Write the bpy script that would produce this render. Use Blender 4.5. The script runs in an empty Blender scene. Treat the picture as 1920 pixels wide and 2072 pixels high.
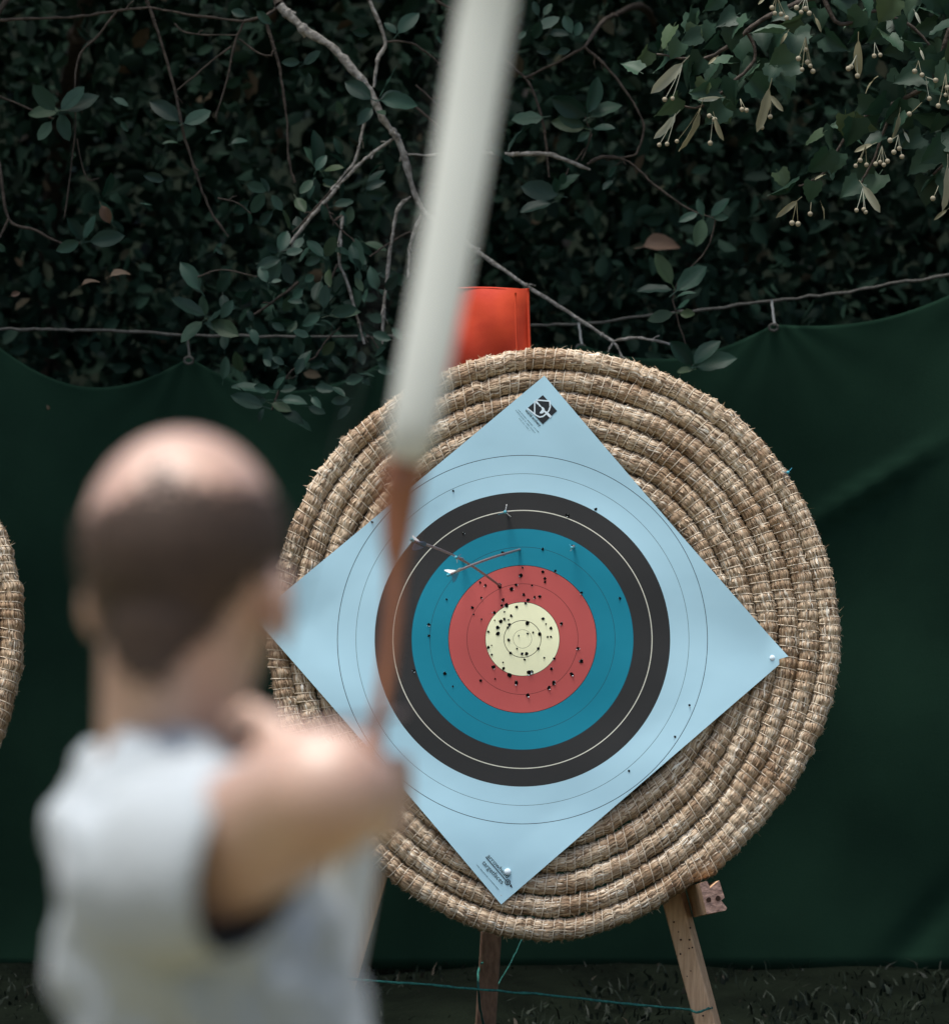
import bpy, bmesh, math, random
import numpy as np
from mathutils import Vector, Matrix, Euler

random.seed(7)
rng = np.random.default_rng(11)
SC = bpy.context.scene
COL = SC.collection
PI = math.pi

# ------------------------------------------------------------------ camera
CAM_Z, PITCH = 1.70, math.radians(2.0)
FPX = 11220.0                       # focal length in pixels of the 1920 px wide photograph
cam_d = bpy.data.cameras.new('camera')
cam = bpy.data.objects.new('camera', cam_d)
COL.objects.link(cam)
cam.location = (0, 0, CAM_Z)
cam.rotation_euler = (PI/2 - PITCH, 0, 0)
cam_d.sensor_fit = 'HORIZONTAL'
cam_d.sensor_width = 24.0
cam_d.lens = 140.25
cam_d.clip_start = 0.1
cam_d.clip_end = 2000
cam_d.dof.use_dof = True
cam_d.dof.focus_distance = 12.0
cam_d.dof.aperture_fstop = 3.9
SC.camera = cam

# ------------------------------------------------------------------ world, sun, exposure
SUN_EL, SUN_AZ = math.radians(79), math.radians(240)   # azimuth clockwise from +Y (the view direction)
W = bpy.data.worlds.new('World')
SC.world = W
W.use_nodes = True
wn = W.node_tree.nodes
sky = wn.new('ShaderNodeTexSky')
sky.sky_type = 'NISHITA'
sky.sun_disc = False
sky.sun_elevation = SUN_EL
sky.sun_rotation = SUN_AZ
sky.dust_density = 4.0
sky.ozone_density = 0.6
bg = wn['Background']
bg.inputs['Strength'].default_value = 0.065
W.node_tree.links.new(sky.outputs[0], bg.inputs['Color'])
sun_d = bpy.data.lights.new('sun', 'SUN')
sun_d.energy = 1.5
sun_d.angle = math.radians(22)
sun_d.color = (1.0, 0.975, 0.94)
sun = bpy.data.objects.new('sun', sun_d)
COL.objects.link(sun)
sdir = Vector((math.sin(SUN_AZ)*math.cos(SUN_EL), math.cos(SUN_AZ)*math.cos(SUN_EL), math.sin(SUN_EL)))
sun.rotation_euler = sdir.to_track_quat('Z', 'Y').to_euler()
sun.location = (-3, -3, 12)
SC.view_settings.view_transform = 'Standard'
SC.view_settings.look = 'None'
SC.view_settings.exposure = 1.62
SC.view_settings.gamma = 1.0
SC.view_settings.use_curve_mapping = False
SC.render.engine = 'CYCLES'
SC.cycles.max_bounces = 6
SC.cycles.use_denoising = True

# ------------------------------------------------------------------ helpers
CF = Vector((0, math.cos(PITCH), -math.sin(PITCH)))
CU = Vector((0, math.sin(PITCH), math.cos(PITCH)))
CO = Vector((0, 0, CAM_Z))
def P(px, py, d):
    """a point of the place, measured from the photograph: pixel (1920 wide) and distance"""
    return CO + CF*d + Vector((1, 0, 0))*((px-960)/FPX*d) + CU*((1036-py)/FPX*d)
def Q(x, y, d):
    return P(x*1.039, y*1.039, d)

def mk(name, V, F, mat=None, parent=None, smooth=True, mats=None, fmat=None):
    me = bpy.data.meshes.new(name)
    V = np.asarray(V, dtype=np.float32).reshape(-1, 3)
    if isinstance(F, np.ndarray):
        n = F.shape[1]
        me.vertices.add(len(V)); me.vertices.foreach_set('co', V.ravel())
        me.loops.add(F.size); me.loops.foreach_set('vertex_index', F.ravel().astype(np.int32))
        me.polygons.add(len(F))
        me.polygons.foreach_set('loop_start', np.arange(0, F.size, n, dtype=np.int32))
        me.update(calc_edges=True)
        me.validate()
    else:
        me.from_pydata([tuple(map(float, v)) for v in V], [], [list(map(int, f)) for f in F])
    if smooth:
        me.polygons.foreach_set('use_smooth', np.ones(len(me.polygons), dtype=bool))
    for m in (mats or ([mat] if mat else [])):
        me.materials.append(m)
    if fmat is not None:
        me.polygons.foreach_set('material_index', np.asarray(fmat, dtype=np.int32))
    me.update()
    return link(name, me, parent)

def link(name, me, parent=None):
    o = bpy.data.objects.new(name, me)
    COL.objects.link(o)
    if parent is not None:
        o.parent = parent
    return o

def tag(o, label=None, cat=None, group=None, kind=None):
    if label: o['label'] = label
    if cat: o['category'] = cat
    if group: o['group'] = group
    if kind: o['kind'] = kind
    return o

def empty(name, loc=(0, 0, 0), rot=None, mat=None):
    o = bpy.data.objects.new(name, None)
    o.empty_display_size = 0.1
    COL.objects.link(o)
    o.location = loc
    if mat is not None:
        o.matrix_world = mat
    bpy.context.view_layer.update()
    return o

def local(o, pts):
    mi = o.matrix_world.inverted()
    return [mi @ Vector(p) for p in pts]

def join(parts):
    Vs, Fs, k = [], [], 0
    for V, F in parts:
        V = np.asarray(V, dtype=np.float64).reshape(-1, 3)
        Vs.append(V); Fs.append(np.asarray(F) + k); k += len(V)
    return np.concatenate(Vs), np.concatenate(Fs)

def smooth_path(pts, rad, sub=5):
    pts = np.array([tuple(p) for p in pts], dtype=float); rad = np.array(rad, dtype=float)
    n = len(pts)
    if n < 3: 
        t = np.linspace(0, 1, sub+1)[:, None]
        return pts[0]*(1-t)+pts[1]*t, rad[0]*(1-t[:, 0])+rad[1]*t[:, 0]
    out, ro = [], []
    for i in range(n-1):
        p0, p1, p2, p3 = pts[max(i-1, 0)], pts[i], pts[i+1], pts[min(i+2, n-1)]
        for k in range(sub):
            t = k/sub
            out.append(0.5*((2*p1)+(-p0+p2)*t+(2*p0-5*p1+4*p2-p3)*t*t+(-p0+3*p1-3*p2+p3)*t**3))
            ro.append(rad[i]*(1-t)+rad[i+1]*t)
    out.append(pts[-1]); ro.append(rad[-1])
    return np.array(out), np.array(ro)

def tube(pts, rad, ns=6, jit=0.0, rj=0.0, caps=True):
    pts = np.array([tuple(p) for p in pts], dtype=float)
    n = len(pts)
    rad = np.broadcast_to(np.asarray(rad, dtype=float), (n,)).copy()
    if jit:
        pts[1:-1] += rng.normal(0, jit, (n-2, 3))
    if rj:
        rad *= 1+rng.normal(0, rj, n)
    T = np.gradient(pts, axis=0)
    T /= np.linalg.norm(T, axis=1)[:, None]+1e-12
    up = np.array([0.13, 0.2, 0.97])
    if abs(T[0] @ up) > .9: up = np.array([0.97, .2, .1])
    V = []
    a = np.linspace(0, 2*PI, ns, endpoint=False)
    N = up - T[0]*(up @ T[0]); N /= np.linalg.norm(N)
    for i in range(n):
        N = N - T[i]*(N @ T[i]); N /= np.linalg.norm(N)+1e-12
        B = np.cross(T[i], N)
        V.append(pts[i]+rad[i]*(np.cos(a)[:, None]*N+np.sin(a)[:, None]*B))
    V = np.concatenate(V)
    F = []
    for i in range(n-1):
        for k in range(ns):
            k2 = (k+1) % ns
            F.append((i*ns+k, i*ns+k2, (i+1)*ns+k2, (i+1)*ns+k))
    F = np.array(F)
    if caps and ns % 2 == 0:
        c = []
        for base in (0, (n-1)*ns):
            for k in range(0, ns//2-1):
                c.append((base+k, base+k+1, base+ns-2-k, base+ns-1-k))
        F = np.concatenate([F, np.array(c)])
    return V, F

def uv_sphere(c, r, nu=8, nv=5, sq=1.0):
    V, F = [], []
    for i in range(nv+1):
        th = PI*i/nv
        for k in range(nu):
            V.append((c[0]+r*math.sin(th)*math.cos(2*PI*k/nu), c[1]+r*math.sin(th)*math.sin(2*PI*k/nu), c[2]+r*sq*math.cos(th)))
    for i in range(nv):
        for k in range(nu):
            F.append((i*nu+k, (i+1)*nu+k, (i+1)*nu+(k+1) % nu, i*nu+(k+1) % nu))
    return V, F
def ellipsoid(c, r, rot=None, nu=20, nv=12):
    V, F = uv_sphere((0, 0, 0), 1, nu, nv)
    m = Matrix.Translation(Vector(c)) @ (rot.to_4x4() if rot else Matrix.Identity(4)) @ Matrix.Diagonal((*r, 1))
    return np.array([tuple(m @ Vector(v)) for v in V]), np.array(F)
def box_beam(p0, p1, w, h, xdir):
    """a squared timber from p0 to p1, w along xdir, h across, with slightly bevelled edges"""
    p0, p1 = Vector(p0), Vector(p1)
    z = (p1-p0).normalized(); x = Vector(xdir); x = (x-z*x.dot(z)).normalized(); y = z.cross(x)
    b = min(w, h)*.07
    sec = [(w/2-b, h/2), (-w/2+b, h/2), (-w/2, h/2-b), (-w/2, -h/2+b), (-w/2+b, -h/2), (w/2-b, -h/2), (w/2, -h/2+b), (w/2, h/2-b)]
    V = [tuple(p+x*a+y*c) for p in (p0, p1) for a, c in sec]
    F = [[i, (i+1) % 8, 8+(i+1) % 8, 8+i] for i in range(8)]+[list(range(7, -1, -1)), list(range(8, 16))]
    return V, F

# ------------------------------------------------------------------ materials
def mat(name, col, rough=.6, spec=.5, noise=0, nscale=20, ndet=4, col2=None, bump=0, bscale=60, stretch=None, sheen=0, subsurf=0, metal=0, trans=0):
    m = bpy.data.materials.new(name); m.use_nodes = True
    nt = m.node_tree; b = nt.nodes['Principled BSDF']
    b.inputs['Roughness'].default_value = rough
    b.inputs['Specular IOR Level'].default_value = spec
    b.inputs['Metallic'].default_value = metal
    b.inputs['Base Color'].default_value = (*col, 1)
    if sheen: b.inputs['Sheen Weight'].default_value = sheen
    if subsurf:
        b.inputs['Subsurface Weight'].default_value = subsurf
        b.inputs['Subsurface Radius'].default_value = (.012, .004, .002)
        b.inputs['Subsurface Scale'].default_value = 1.0
    tc = nt.nodes.new('ShaderNodeTexCoord'); src = tc.outputs['Object']
    if stretch:
        mp = nt.nodes.new('ShaderNodeMapping'); mp.inputs['Scale'].default_value = stretch
        nt.links.new(src, mp.inputs[0]); src = mp.outputs[0]
    if noise or col2:
        n = nt.nodes.new('ShaderNodeTexNoise'); n.inputs['Scale'].default_value = nscale; n.inputs['Detail'].default_value = ndet
        nt.links.new(src, n.inputs['Vector'])
        r = nt.nodes.new('ShaderNodeValToRGB')
        c2 = col2 or tuple(max(0, c*(1-noise)) for c in col)
        r.color_ramp.elements[0].position = .35; r.color_ramp.elements[1].position = .65
        r.color_ramp.elements[0].color = (*c2, 1); r.color_ramp.elements[1].color = (*col, 1)
        nt.links.new(n.outputs['Fac'], r.inputs[0]); nt.links.new(r.outputs[0], b.inputs['Base Color'])
    if bump:
        n2 = nt.nodes.new('ShaderNodeTexNoise'); n2.inputs['Scale'].default_value = bscale; n2.inputs['Detail'].default_value = 5
        nt.links.new(src, n2.inputs['Vector'])
        bp = nt.nodes.new('ShaderNodeBump'); bp.inputs['Strength'].default_value = bump; bp.inputs['Distance'].default_value = .01
        nt.links.new(n2.outputs['Fac'], bp.inputs['Height']); nt.links.new(bp.outputs[0], b.inputs['Normal'])
    return m

def ramp_mat(name, source, stops, rough=.6, spec=.4, tr=0.0):
    """colour picked at random for every island / object"""
    m = bpy.data.materials.new(name); m.use_nodes = True
    nt = m.node_tree; b = nt.nodes['Principled BSDF']
    b.inputs['Roughness'].default_value = rough; b.inputs['Specular IOR Level'].default_value = spec
    if source == 'island':
        g = nt.nodes.new('ShaderNodeNewGeometry'); out = g.outputs['Random Per Island']
    else:
        g = nt.nodes.new('ShaderNodeObjectInfo'); out = g.outputs['Random']
    r = nt.nodes.new('ShaderNodeValToRGB')
    el = r.color_ramp.elements
    while len(el) < len(stops): el.new(.5)
    for e, (p, c) in zip(el, stops):
        e.position = p; e.color = (*c, 1)
    nt.links.new(out, r.inputs[0])
    nt.links.new(r.outputs[0], b.inputs['Base Color'])
    if tr:
        t = nt.nodes.new('ShaderNodeBsdfTranslucent'); mx = nt.nodes.new('ShaderNodeMixShader')
        mx.inputs[0].default_value = tr
        nt.links.new(r.outputs[0], t.inputs[0])
        nt.links.new(b.outputs[0], mx.inputs[1]); nt.links.new(t.outputs[0], mx.inputs[2])
        nt.links.new(mx.outputs[0], nt.nodes['Material Output'].inputs[0])
    return m

M = {}
M['soil'] = mat('soil', (.006, .010, .006), .98, .0, col2=(.003, .005, .003), nscale=6, bump=.6, bscale=30)
M['straw'] = ramp_mat('straw', 'island', [(0, (.20, .13, .075)), (.25, (.37, .268, .168)), (.6, (.53, .41, .275)), (.85, (.63, .525, .375)), (1, (.76, .73, .63))], .55, .4)
nt_ = M['straw'].node_tree; _p = nt_.nodes['Principled BSDF']
_l = _p.inputs['Base Color'].links[0].from_socket
_tc = nt_.nodes.new('ShaderNodeTexCoord'); _n = nt_.nodes.new('ShaderNodeTexNoise'); _n.inputs['Scale'].default_value = 9; _n.inputs['Detail'].default_value = 4
_r = nt_.nodes.new('ShaderNodeValToRGB')
_r.color_ramp.elements[0].position = .36; _r.color_ramp.elements[0].color = (.62, .52, .43, 1)
_r.color_ramp.elements[1].position = .60; _r.color_ramp.elements[1].color = (1.0, 1.0, 1.0, 1)
_m = nt_.nodes.new('ShaderNodeMix'); _m.data_type = 'RGBA'; _m.blend_type = 'MULTIPLY'; _m.inputs['Factor'].default_value = 1
_A = [i for i in _m.inputs if i.type == 'RGBA']
nt_.links.new(_tc.outputs['Object'], _n.inputs['Vector']); nt_.links.new(_n.outputs['Fac'], _r.inputs[0])
nt_.links.new(_l, _A[0]); nt_.links.new(_r.outputs[0], _A[1])
nt_.links.new([o for o in _m.outputs if o.type == 'RGBA'][0], _p.inputs['Base Color'])
M['coil'] = mat('straw_core', (.26, .18, .11), .9, .2, col2=(.16, .105, .065), nscale=90, bump=.8, bscale=250)  # core darker than the straws: shade of the gaps put into its colour
M['thread'] = mat('thread', (.68, .59, .46), .8, .2)
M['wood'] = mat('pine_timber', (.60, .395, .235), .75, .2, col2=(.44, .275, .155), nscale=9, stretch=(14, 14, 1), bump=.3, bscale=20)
M['wood_dark'] = mat('dark_timber', (.28, .17, .11), .8, .2, col2=(.17, .10, .065), nscale=9, stretch=(14, 14, 1), bump=.3, bscale=20)  # darker brown version of the pine, for rear leg and crossbar
M['endgrain'] = mat('end_grain', (.36, .235, .19), .8, .2, col2=(.24, .15, .12), nscale=60, bump=.4, bscale=90)
M['knot'] = mat('knot', (.035, .018, .012), .8, .2)
M['twine'] = mat('green_twine', (.035, .19, .15), .8, .2, col2=(.02, .10, .09), nscale=150, bump=.6, bscale=300)
M['red'] = mat('red_vinyl', (.66, .075, .024), .65, .25, col2=(.50, .045, .02), nscale=9, ndet=2, bump=.25, bscale=14)
M['net'] = mat('green_sheet', (.0125, .037, .022), .95, .06, col2=(.0085, .026, .0160), nscale=3, bump=.25, bscale=500)
M['rope'] = mat('grey_rope', (.10, .10, .09), .9, .1, noise=.4, nscale=120)
M['tie'] = mat('pale_tie', (.35, .36, .34), .7, .3)
M['bark'] = mat('pale_bark', (.36, .345, .31), .9, .2, col2=(.14, .13, .11), nscale=70, bump=.7, bscale=120)
M['bark_dark'] = mat('brown_bark', (.070, .058, .047), .9, .2, col2=(.035, .029, .023), nscale=60, bump=.5, bscale=120)
M['leaf'] = ramp_mat('shrub_leaf', 'object', [(0, (.006, .023, .015)), (.5, (.013, .042, .027)), (.85, (.028, .070, .047)), (1, (.040, .066, .028))], .52, .25, .15)
M['leaf_dead'] = ramp_mat('withered_leaf', 'object', [(0, (.10, .062, .042)), (1, (.19, .14, .09))], .7, .3, .15)
M['linden'] = ramp_mat('linden_leaf', 'object', [(0, (.009, .029, .016)), (.5, (.019, .050, .028)), (.85, (.036, .074, .042)), (1, (.054, .080, .032))], .55, .25, .15)
M['bract'] = ramp_mat('bract', 'object', [(0, (.15, .14, .075)), (.6, (.23, .22, .14)), (1, (.36, .38, .30))], .6, .3, .2)
M['fruit'] = mat('fruit', (.24, .215, .15), .7, .3)
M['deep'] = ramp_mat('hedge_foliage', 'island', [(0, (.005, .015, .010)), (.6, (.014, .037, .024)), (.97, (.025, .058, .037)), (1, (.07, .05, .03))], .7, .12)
M['grass'] = ramp_mat('grass', 'island', [(0, (.004, .009, .0045)), (.9, (.010, .019, .009)), (1, (.036, .028, .018))], .7, .3)
M['skin'] = mat('skin', (.44, .265, .18), .42, .5, col2=(.36, .20, .13), nscale=14, subsurf=.06)
_b = M['skin'].node_tree.nodes['Principled BSDF']; _b.inputs['Coat Weight'].default_value = .9; _b.inputs['Coat Roughness'].default_value = .62; _b.inputs['Coat IOR'].default_value = 1.9
M['hair'] = mat('hair', (.030, .019, .013), .65, .3, col2=(.055, .034, .022), nscale=120)
M['shirt'] = mat('shirt', (.37, .41, .43), .85, .2, col2=(.30, .33, .335), nscale=7, bump=1.0, bscale=12, sheen=.1)
M['trousers'] = mat('trousers', (.035, .037, .045), .85, .2)
M['shoe'] = mat('shoe', (.04, .035, .03), .6, .4)
M['limb'] = mat('limb_white', (.53, .55, .485), .35, .5)
M['limb_edge'] = mat('limb_wood_edge', (.30, .16, .085), .5, .4)
M['riser'] = mat('riser_wood', (.30, .115, .048), .4, .5, col2=(.20, .072, .03), nscale=6, stretch=(12, 12, 1))
M['string'] = mat('bowstring', (.03, .03, .03), .7, .3)
M['white'] = mat('white_plastic', (.78, .80, .80), .4, .5)
M['shaft'] = mat('arrow_shaft', (.17, .12, .12), .35, .5)
M['vane_blue'] = mat('vane_teal', (.05, .33, .45), .5, .4)
M['vane_white'] = mat('vane_white', (.72, .75, .74), .5, .4)
M['vane_dark'] = mat('vane_slate', (.10, .13, .22), .5, .4)
M['nock'] = mat('nock', (.04, .30, .38), .4, .5)
M['ink'] = mat('ink', (.014, .018, .022), .6, .3)
M['ink_soft'] = mat('ink_grey', (.10, .17, .20), .6, .3)
M['hole'] = mat('puncture_shade', (.004, .004, .004), .95, .05)
M['paperwhite'] = mat('paper_fibre', (.62, .74, .80), .8, .2)

# ------------------------------------------------------------------ setting: ground, and a bank added behind the hedge to block the sky
def ground_z(x, y):
    z = np.where(y > 12.6, .11*(y-12.6), 0.0)
    z = np.where(y > 14.0, .154, z)
    z = np.where(y > 18.0, .154+.75*(y-18.0), z)
    return np.minimum(z, 5.5)
xs = np.concatenate([[-400, -120, -40, -15], np.linspace(-6, 6, 41), [15, 40, 120, 400]])
ys = np.concatenate([[-300, -80, -20, -5], np.linspace(0, 26, 80), [40, 90, 200, 600]])
X, Y = np.meshgrid(xs, ys)
Z = ground_z(X, Y) + np.where((abs(X) < 7) & (Y > 12.5) & (Y < 26), rng.normal(0, .012, X.shape), 0)
V = np.stack([X, Y, Z], -1).reshape(-1, 3)
nx, ny = len(xs), len(ys)
I = np.arange(nx*ny).reshape(ny, nx)
F = np.stack([I[:-1, :-1], I[:-1, 1:], I[1:, 1:], I[1:, :-1]], -1).reshape(-1, 4)
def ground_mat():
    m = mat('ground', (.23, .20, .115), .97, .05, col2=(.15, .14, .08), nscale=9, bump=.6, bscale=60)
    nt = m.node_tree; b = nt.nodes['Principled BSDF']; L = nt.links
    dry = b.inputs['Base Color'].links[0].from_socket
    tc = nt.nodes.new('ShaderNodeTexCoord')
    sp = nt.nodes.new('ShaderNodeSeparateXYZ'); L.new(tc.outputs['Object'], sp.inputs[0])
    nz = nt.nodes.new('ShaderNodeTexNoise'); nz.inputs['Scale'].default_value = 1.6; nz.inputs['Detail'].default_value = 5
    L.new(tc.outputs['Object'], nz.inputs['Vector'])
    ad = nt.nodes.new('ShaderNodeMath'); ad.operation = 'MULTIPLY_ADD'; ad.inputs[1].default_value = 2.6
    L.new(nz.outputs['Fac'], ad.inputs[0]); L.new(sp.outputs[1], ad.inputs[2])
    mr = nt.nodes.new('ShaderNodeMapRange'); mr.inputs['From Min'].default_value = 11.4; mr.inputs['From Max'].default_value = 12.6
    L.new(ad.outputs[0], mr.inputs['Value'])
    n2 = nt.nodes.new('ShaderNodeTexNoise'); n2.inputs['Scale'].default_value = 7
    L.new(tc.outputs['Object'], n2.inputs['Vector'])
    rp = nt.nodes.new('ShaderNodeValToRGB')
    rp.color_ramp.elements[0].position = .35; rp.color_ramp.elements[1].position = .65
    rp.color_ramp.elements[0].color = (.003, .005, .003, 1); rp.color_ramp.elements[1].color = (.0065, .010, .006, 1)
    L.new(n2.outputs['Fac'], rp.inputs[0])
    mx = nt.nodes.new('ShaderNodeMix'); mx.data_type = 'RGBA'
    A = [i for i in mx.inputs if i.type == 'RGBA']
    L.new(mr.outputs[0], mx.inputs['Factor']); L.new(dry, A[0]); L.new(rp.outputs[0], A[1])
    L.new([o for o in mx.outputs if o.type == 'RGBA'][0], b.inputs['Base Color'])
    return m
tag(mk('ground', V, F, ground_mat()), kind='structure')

# grass and litter on the ground
def blades(n, xr, yr, h, w):
    x = rng.uniform(*xr, n); y = rng.uniform(*yr, n); z = ground_z(x, y)-.005
    a = rng.uniform(0, 2*PI, n); hh = h*rng.uniform(.4, 1.2, n); ww = w*rng.uniform(.6, 1.3, n)
    lean = rng.normal(0, .5, (n, 2))*hh[:, None]
    base = np.stack([x, y, z], -1); side = np.stack([np.cos(a), np.sin(a), 0*a], -1)*ww[:, None]
    mid = base+np.stack([lean[:, 0]*.35, lean[:, 1]*.35, hh*.6], -1)
    tip = base+np.stack([lean[:, 0], lean[:, 1], hh*.9], -1)
    V = np.stack([base-side, base+side, mid+side*.8, mid-side*.8, tip+side*.12, tip-side*.12], 1)
    k = np.arange(n)[:, None]*6
    F = np.concatenate([k+np.array([[0, 1, 2, 3]]), k+np.array([[3, 2, 4, 5]])])
    return V.reshape(-1, 3), F
gr = join([blades(12000, (-3, 3), (11.3, 14.4), .035, .0025), blades(5000, (-3, 3), (12.6, 14.0), .022, .006)])
tag(mk('grass', *gr, M['grass']), 'dark trampled grass and leaf litter on the ground around the easel', 'grass', kind='stuff')

# ------------------------------------------------------------------ leaf shapes
def leaf_mesh(name, m, wid=.5, seg=7, fold=.25, bend=.3, teeth=0, heart=False, seed=0):
    """unit leaf along +Y from the stalk, with a midrib fold and a bend"""
    r = random.Random(seed)
    V, F = [], []
    for i in range(seg+1):
        t = i/seg
        if heart:
            w = .5*wid*2*(math.sin(PI*min(1, .12+t*.95)**.62)) if t < 1 else 0
            w = max(w, 0.0)
        else:
            w = wid*math.sin(PI*t**.95)**(.38 if wid < .3 else .68)
        w *= 1+r.uniform(-.06, .06)
        tt = (1+(.18 if i % 2 else -.10)*teeth)
        wob = r.uniform(-.03, .03)
        y = t; z = -bend*t*t
        yb = y-(.14*(1-t)**3 if heart else 0)
        V.append((-w*.5*tt, yb+.02, z+w*.5*fold+wob)); V.append((-w*.26, y-(.05*(1-t)**3 if heart else 0), z+w*.26*fold))
        V.append((0, y, z))
        V.append((w*.26, y-(.05*(1-t)**3 if heart else 0), z+w*.26*fold)); V.append((w*.5*tt, yb+.02, z+w*.5*fold-wob))
    for i in range(seg):
        for k in range(4):
            a = i*5+k
            F.append((a, a+1, a+6, a+5))
    # stalk
    b = len(V)
    for (yy, hw) in ((-.22, .012), (0, .012), (.7, .006)):
        zz = .012-bend*yy*abs(yy)
        V += [(-hw, yy, zz), (hw, yy, zz)]
    F += [(b, b+1, b+3, b+2), (b+2, b+3, b+5, b+4)]
    me = bpy.data.meshes.new(name)
    me.from_pydata(V, [], F)
    me.polygons.foreach_set('use_smooth', np.ones(len(F), dtype=bool))
    me.materials.append(m); me.update()
    return me
SHRUB_LEAF = [leaf_mesh('leaf', M['leaf'], random.uniform(.46, .62), 6, random.uniform(.1, .45), random.uniform(-.1, .35), seed=i) for i in range(7)]
DEAD_LEAF = [leaf_mesh('leaf', M['leaf_dead'], .6, 6, .5, .4, seed=90+i) for i in range(2)]
LINDEN_LEAF = [leaf_mesh('leaf', M['linden'], random.uniform(.78, .95), 9, random.uniform(.15, .7), random.uniform(.05, .5), .55, True, seed=20+i) for i in range(8)]
BRACT = [leaf_mesh('bract', M['bract'], random.uniform(.2, .27), 6, .3, random.uniform(-.2, .3), seed=40+i) for i in range(3)]

def put_leaf(me, base, tip, parent, roll, name='leaf', pitch=0.0):
    base, tip = Vector(base), Vector(tip)
    d = tip-base; L = d.length
    y = d.normalized()
    n0 = Vector((0, -1, .45))                 # upper sides turn to the light and the clearing
    x = y.cross(n0).normalized(); z = x.cross(y)
    R = Matrix((x, y, z)).transposed().to_4x4() @ Matrix.Rotation(roll, 4, 'Y')
    o = link(name, me, parent)
    o.matrix_basis = parent.matrix_world.inverted() @ (Matrix.Translation(base) @ R @ Matrix.Scale(L, 4))
    return o

# ------------------------------------------------------------------ deep hedge foliage and overhead shading crown
def leaf_cloud(n, cx, cy, cz, smin, smax, clump=None, zfun=None):
    """many leaf-sized folded blades spread through a volume"""
    x = rng.uniform(*cx, n); y = rng.uniform(*cy, n); z = rng.uniform(*cz, n)
    if clump:
        k = clump
        c = np.stack([rng.uniform(*cx, k), rng.uniform(*cy, k), rng.uniform(*cz, k)], -1)
        j = rng.integers(0, k, n)
        q = c[j]+rng.normal(0, .15, (n, 3))
        x, y, z = q.T
    if zfun is not None:
        z = np.maximum(z, zfun(x, y)+.02)
    s = rng.uniform(smin, smax, n)
    d = rng.normal(0, 1, (n, 3)); d[:, 2] -= .4; d /= np.linalg.norm(d, axis=1)[:, None]
    u = rng.normal(0, 1, (n, 3)); u -= d*(u*d).sum(1)[:, None]; u /= np.linalg.norm(u, axis=1)[:, None]
    w = np.cross(d, u)
    c = np.stack([x, y, z], -1)
    d = d*s[:, None]; u = u*s[:, None]*.3; w = w*s[:, None]*.12
    V = np.stack([c, c+d*.3+u*.8+w, c+d*.7+u*.8+w, c+d, c+d*.7-u*.8+w, c+d*.3-u*.8+w], 1).reshape(-1, 3)
    k = np.arange(n)[:, None]*6
    F = np.concatenate([k+np.array([[0, 1, 2, 3]]), k+np.array([[0, 3, 4, 5]])])
    return V, F
hedge = join([leaf_cloud(26000, (-3.6, 3.6), (15.0, 16.6), (.25, 3.4), .035, .075, None, ground_z),
              leaf_cloud(20000, (-3.4, 3.4), (14.9, 16.2), (.8, 3.4), .04, .08, 170, ground_z),
              leaf_cloud(16000, (-5, 5), (16.2, 18.2), (.3, 4.4), .06, .12, None, ground_z)])
hedge = join([hedge, leaf_cloud(16000, (-4.5, 4.5), (16.8, 18.4), (.3, 4.6), .10, .17, None, ground_z),
              leaf_cloud(13000, (-9, -3.3), (15.0, 17.6), (.2, 4.4), .09, .16, None, ground_z), leaf_cloud(13000, (3.3, 9), (15.0, 17.6), (.2, 4.4), .09, .16, None, ground_z)])
tag(mk('hedge', *hedge, M['deep']), 'dense dark green hedge filling the background behind the green sheet', 'hedge', kind='stuff')

# ------------------------------------------------------------------ linden tree on the right
LT = empty('linden_tree', (3.1, 13.1, .05))
tag(LT, 'linden tree reaching in at the top right with toothed leaves, pale bracts and round fruits', 'tree')
def tree_part(name, pts, rad, m, parent=LT, ns=8, jit=.0, rj=.05, sub=5):
    p, r = smooth_path(local(parent, pts), rad, sub)
    return mk(name, *tube(p, r, ns, jit, rj), m, parent)
tree_part('trunk', [(3.1, 13.1, -.05), (3.12, 13.1, .6), (3.05, 13.12, 1.6), (3.15, 13.15, 2.8), (3.0, 13.3, 4.2), (3.1, 13.4, 5.6)], [.17, .14, .12, .11, .08, .03], M['bark_dark'])
cr = join([leaf_cloud(16000, (-4.5, 5.2), (12.9, 16.5), (3.0, 4.6), .09, .15, 260),
           leaf_cloud(7000, (1.5, 5.2), (12.2, 15), (2.75, 4.6), .08, .13, 90)])
cr = (cr[0]-np.array(LT.location), cr[1])
tag(mk('shade_crown', *cr, M['deep'], LT), kind='stuff')  # unseen crown, spread wide over the hedge to shade it
def LQ(x, y, d=12.15):
    return P(1240+x/2.718, y/2.718, d)
def lb(pts, rad, d=12.15, m='bark_dark'):
    return tree_part('branch', [LQ(a, b, d+(c[0] if c else 0)) for a, b, *c in pts], rad, M[m], ns=6, jit=.001, rj=.08)
tree_part('branch', [(3.08, 13.13, 2.3), (2.4, 12.6, 2.55), tuple(LQ(2300, -300, 12.3)), tuple(LQ(1900, -120, 12.25))], [.05, .035, .018, .012], M['bark_dark'])
lb([(1900, -120, .1), (1500, -60), (1150, -30), (870, 80), (740, 170), (560, 300), (400, 320), (240, 295)], [.012, .010, .008, .0055, .005, .004, .003, .0022])
lb([(1900, -120, .1), (1870, 100), (1800, 330), (1700, 480), (1560, 560), (1380, 640), (1250, 800), (1150, 960), (1020, 1020)], [.012, .009, .007, .006, .005, .004, .0035, .003, .002])
lb([(740, 170), (780, 330), (600, 500), (480, 585), (340, 575)], [.005, .004, .0035, .003, .002])
lb([(1150, -30), (1250, 130), (1450, 60), (1650, 150), (1750, 260)], [.006, .005, .004, .004, .003])
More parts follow.
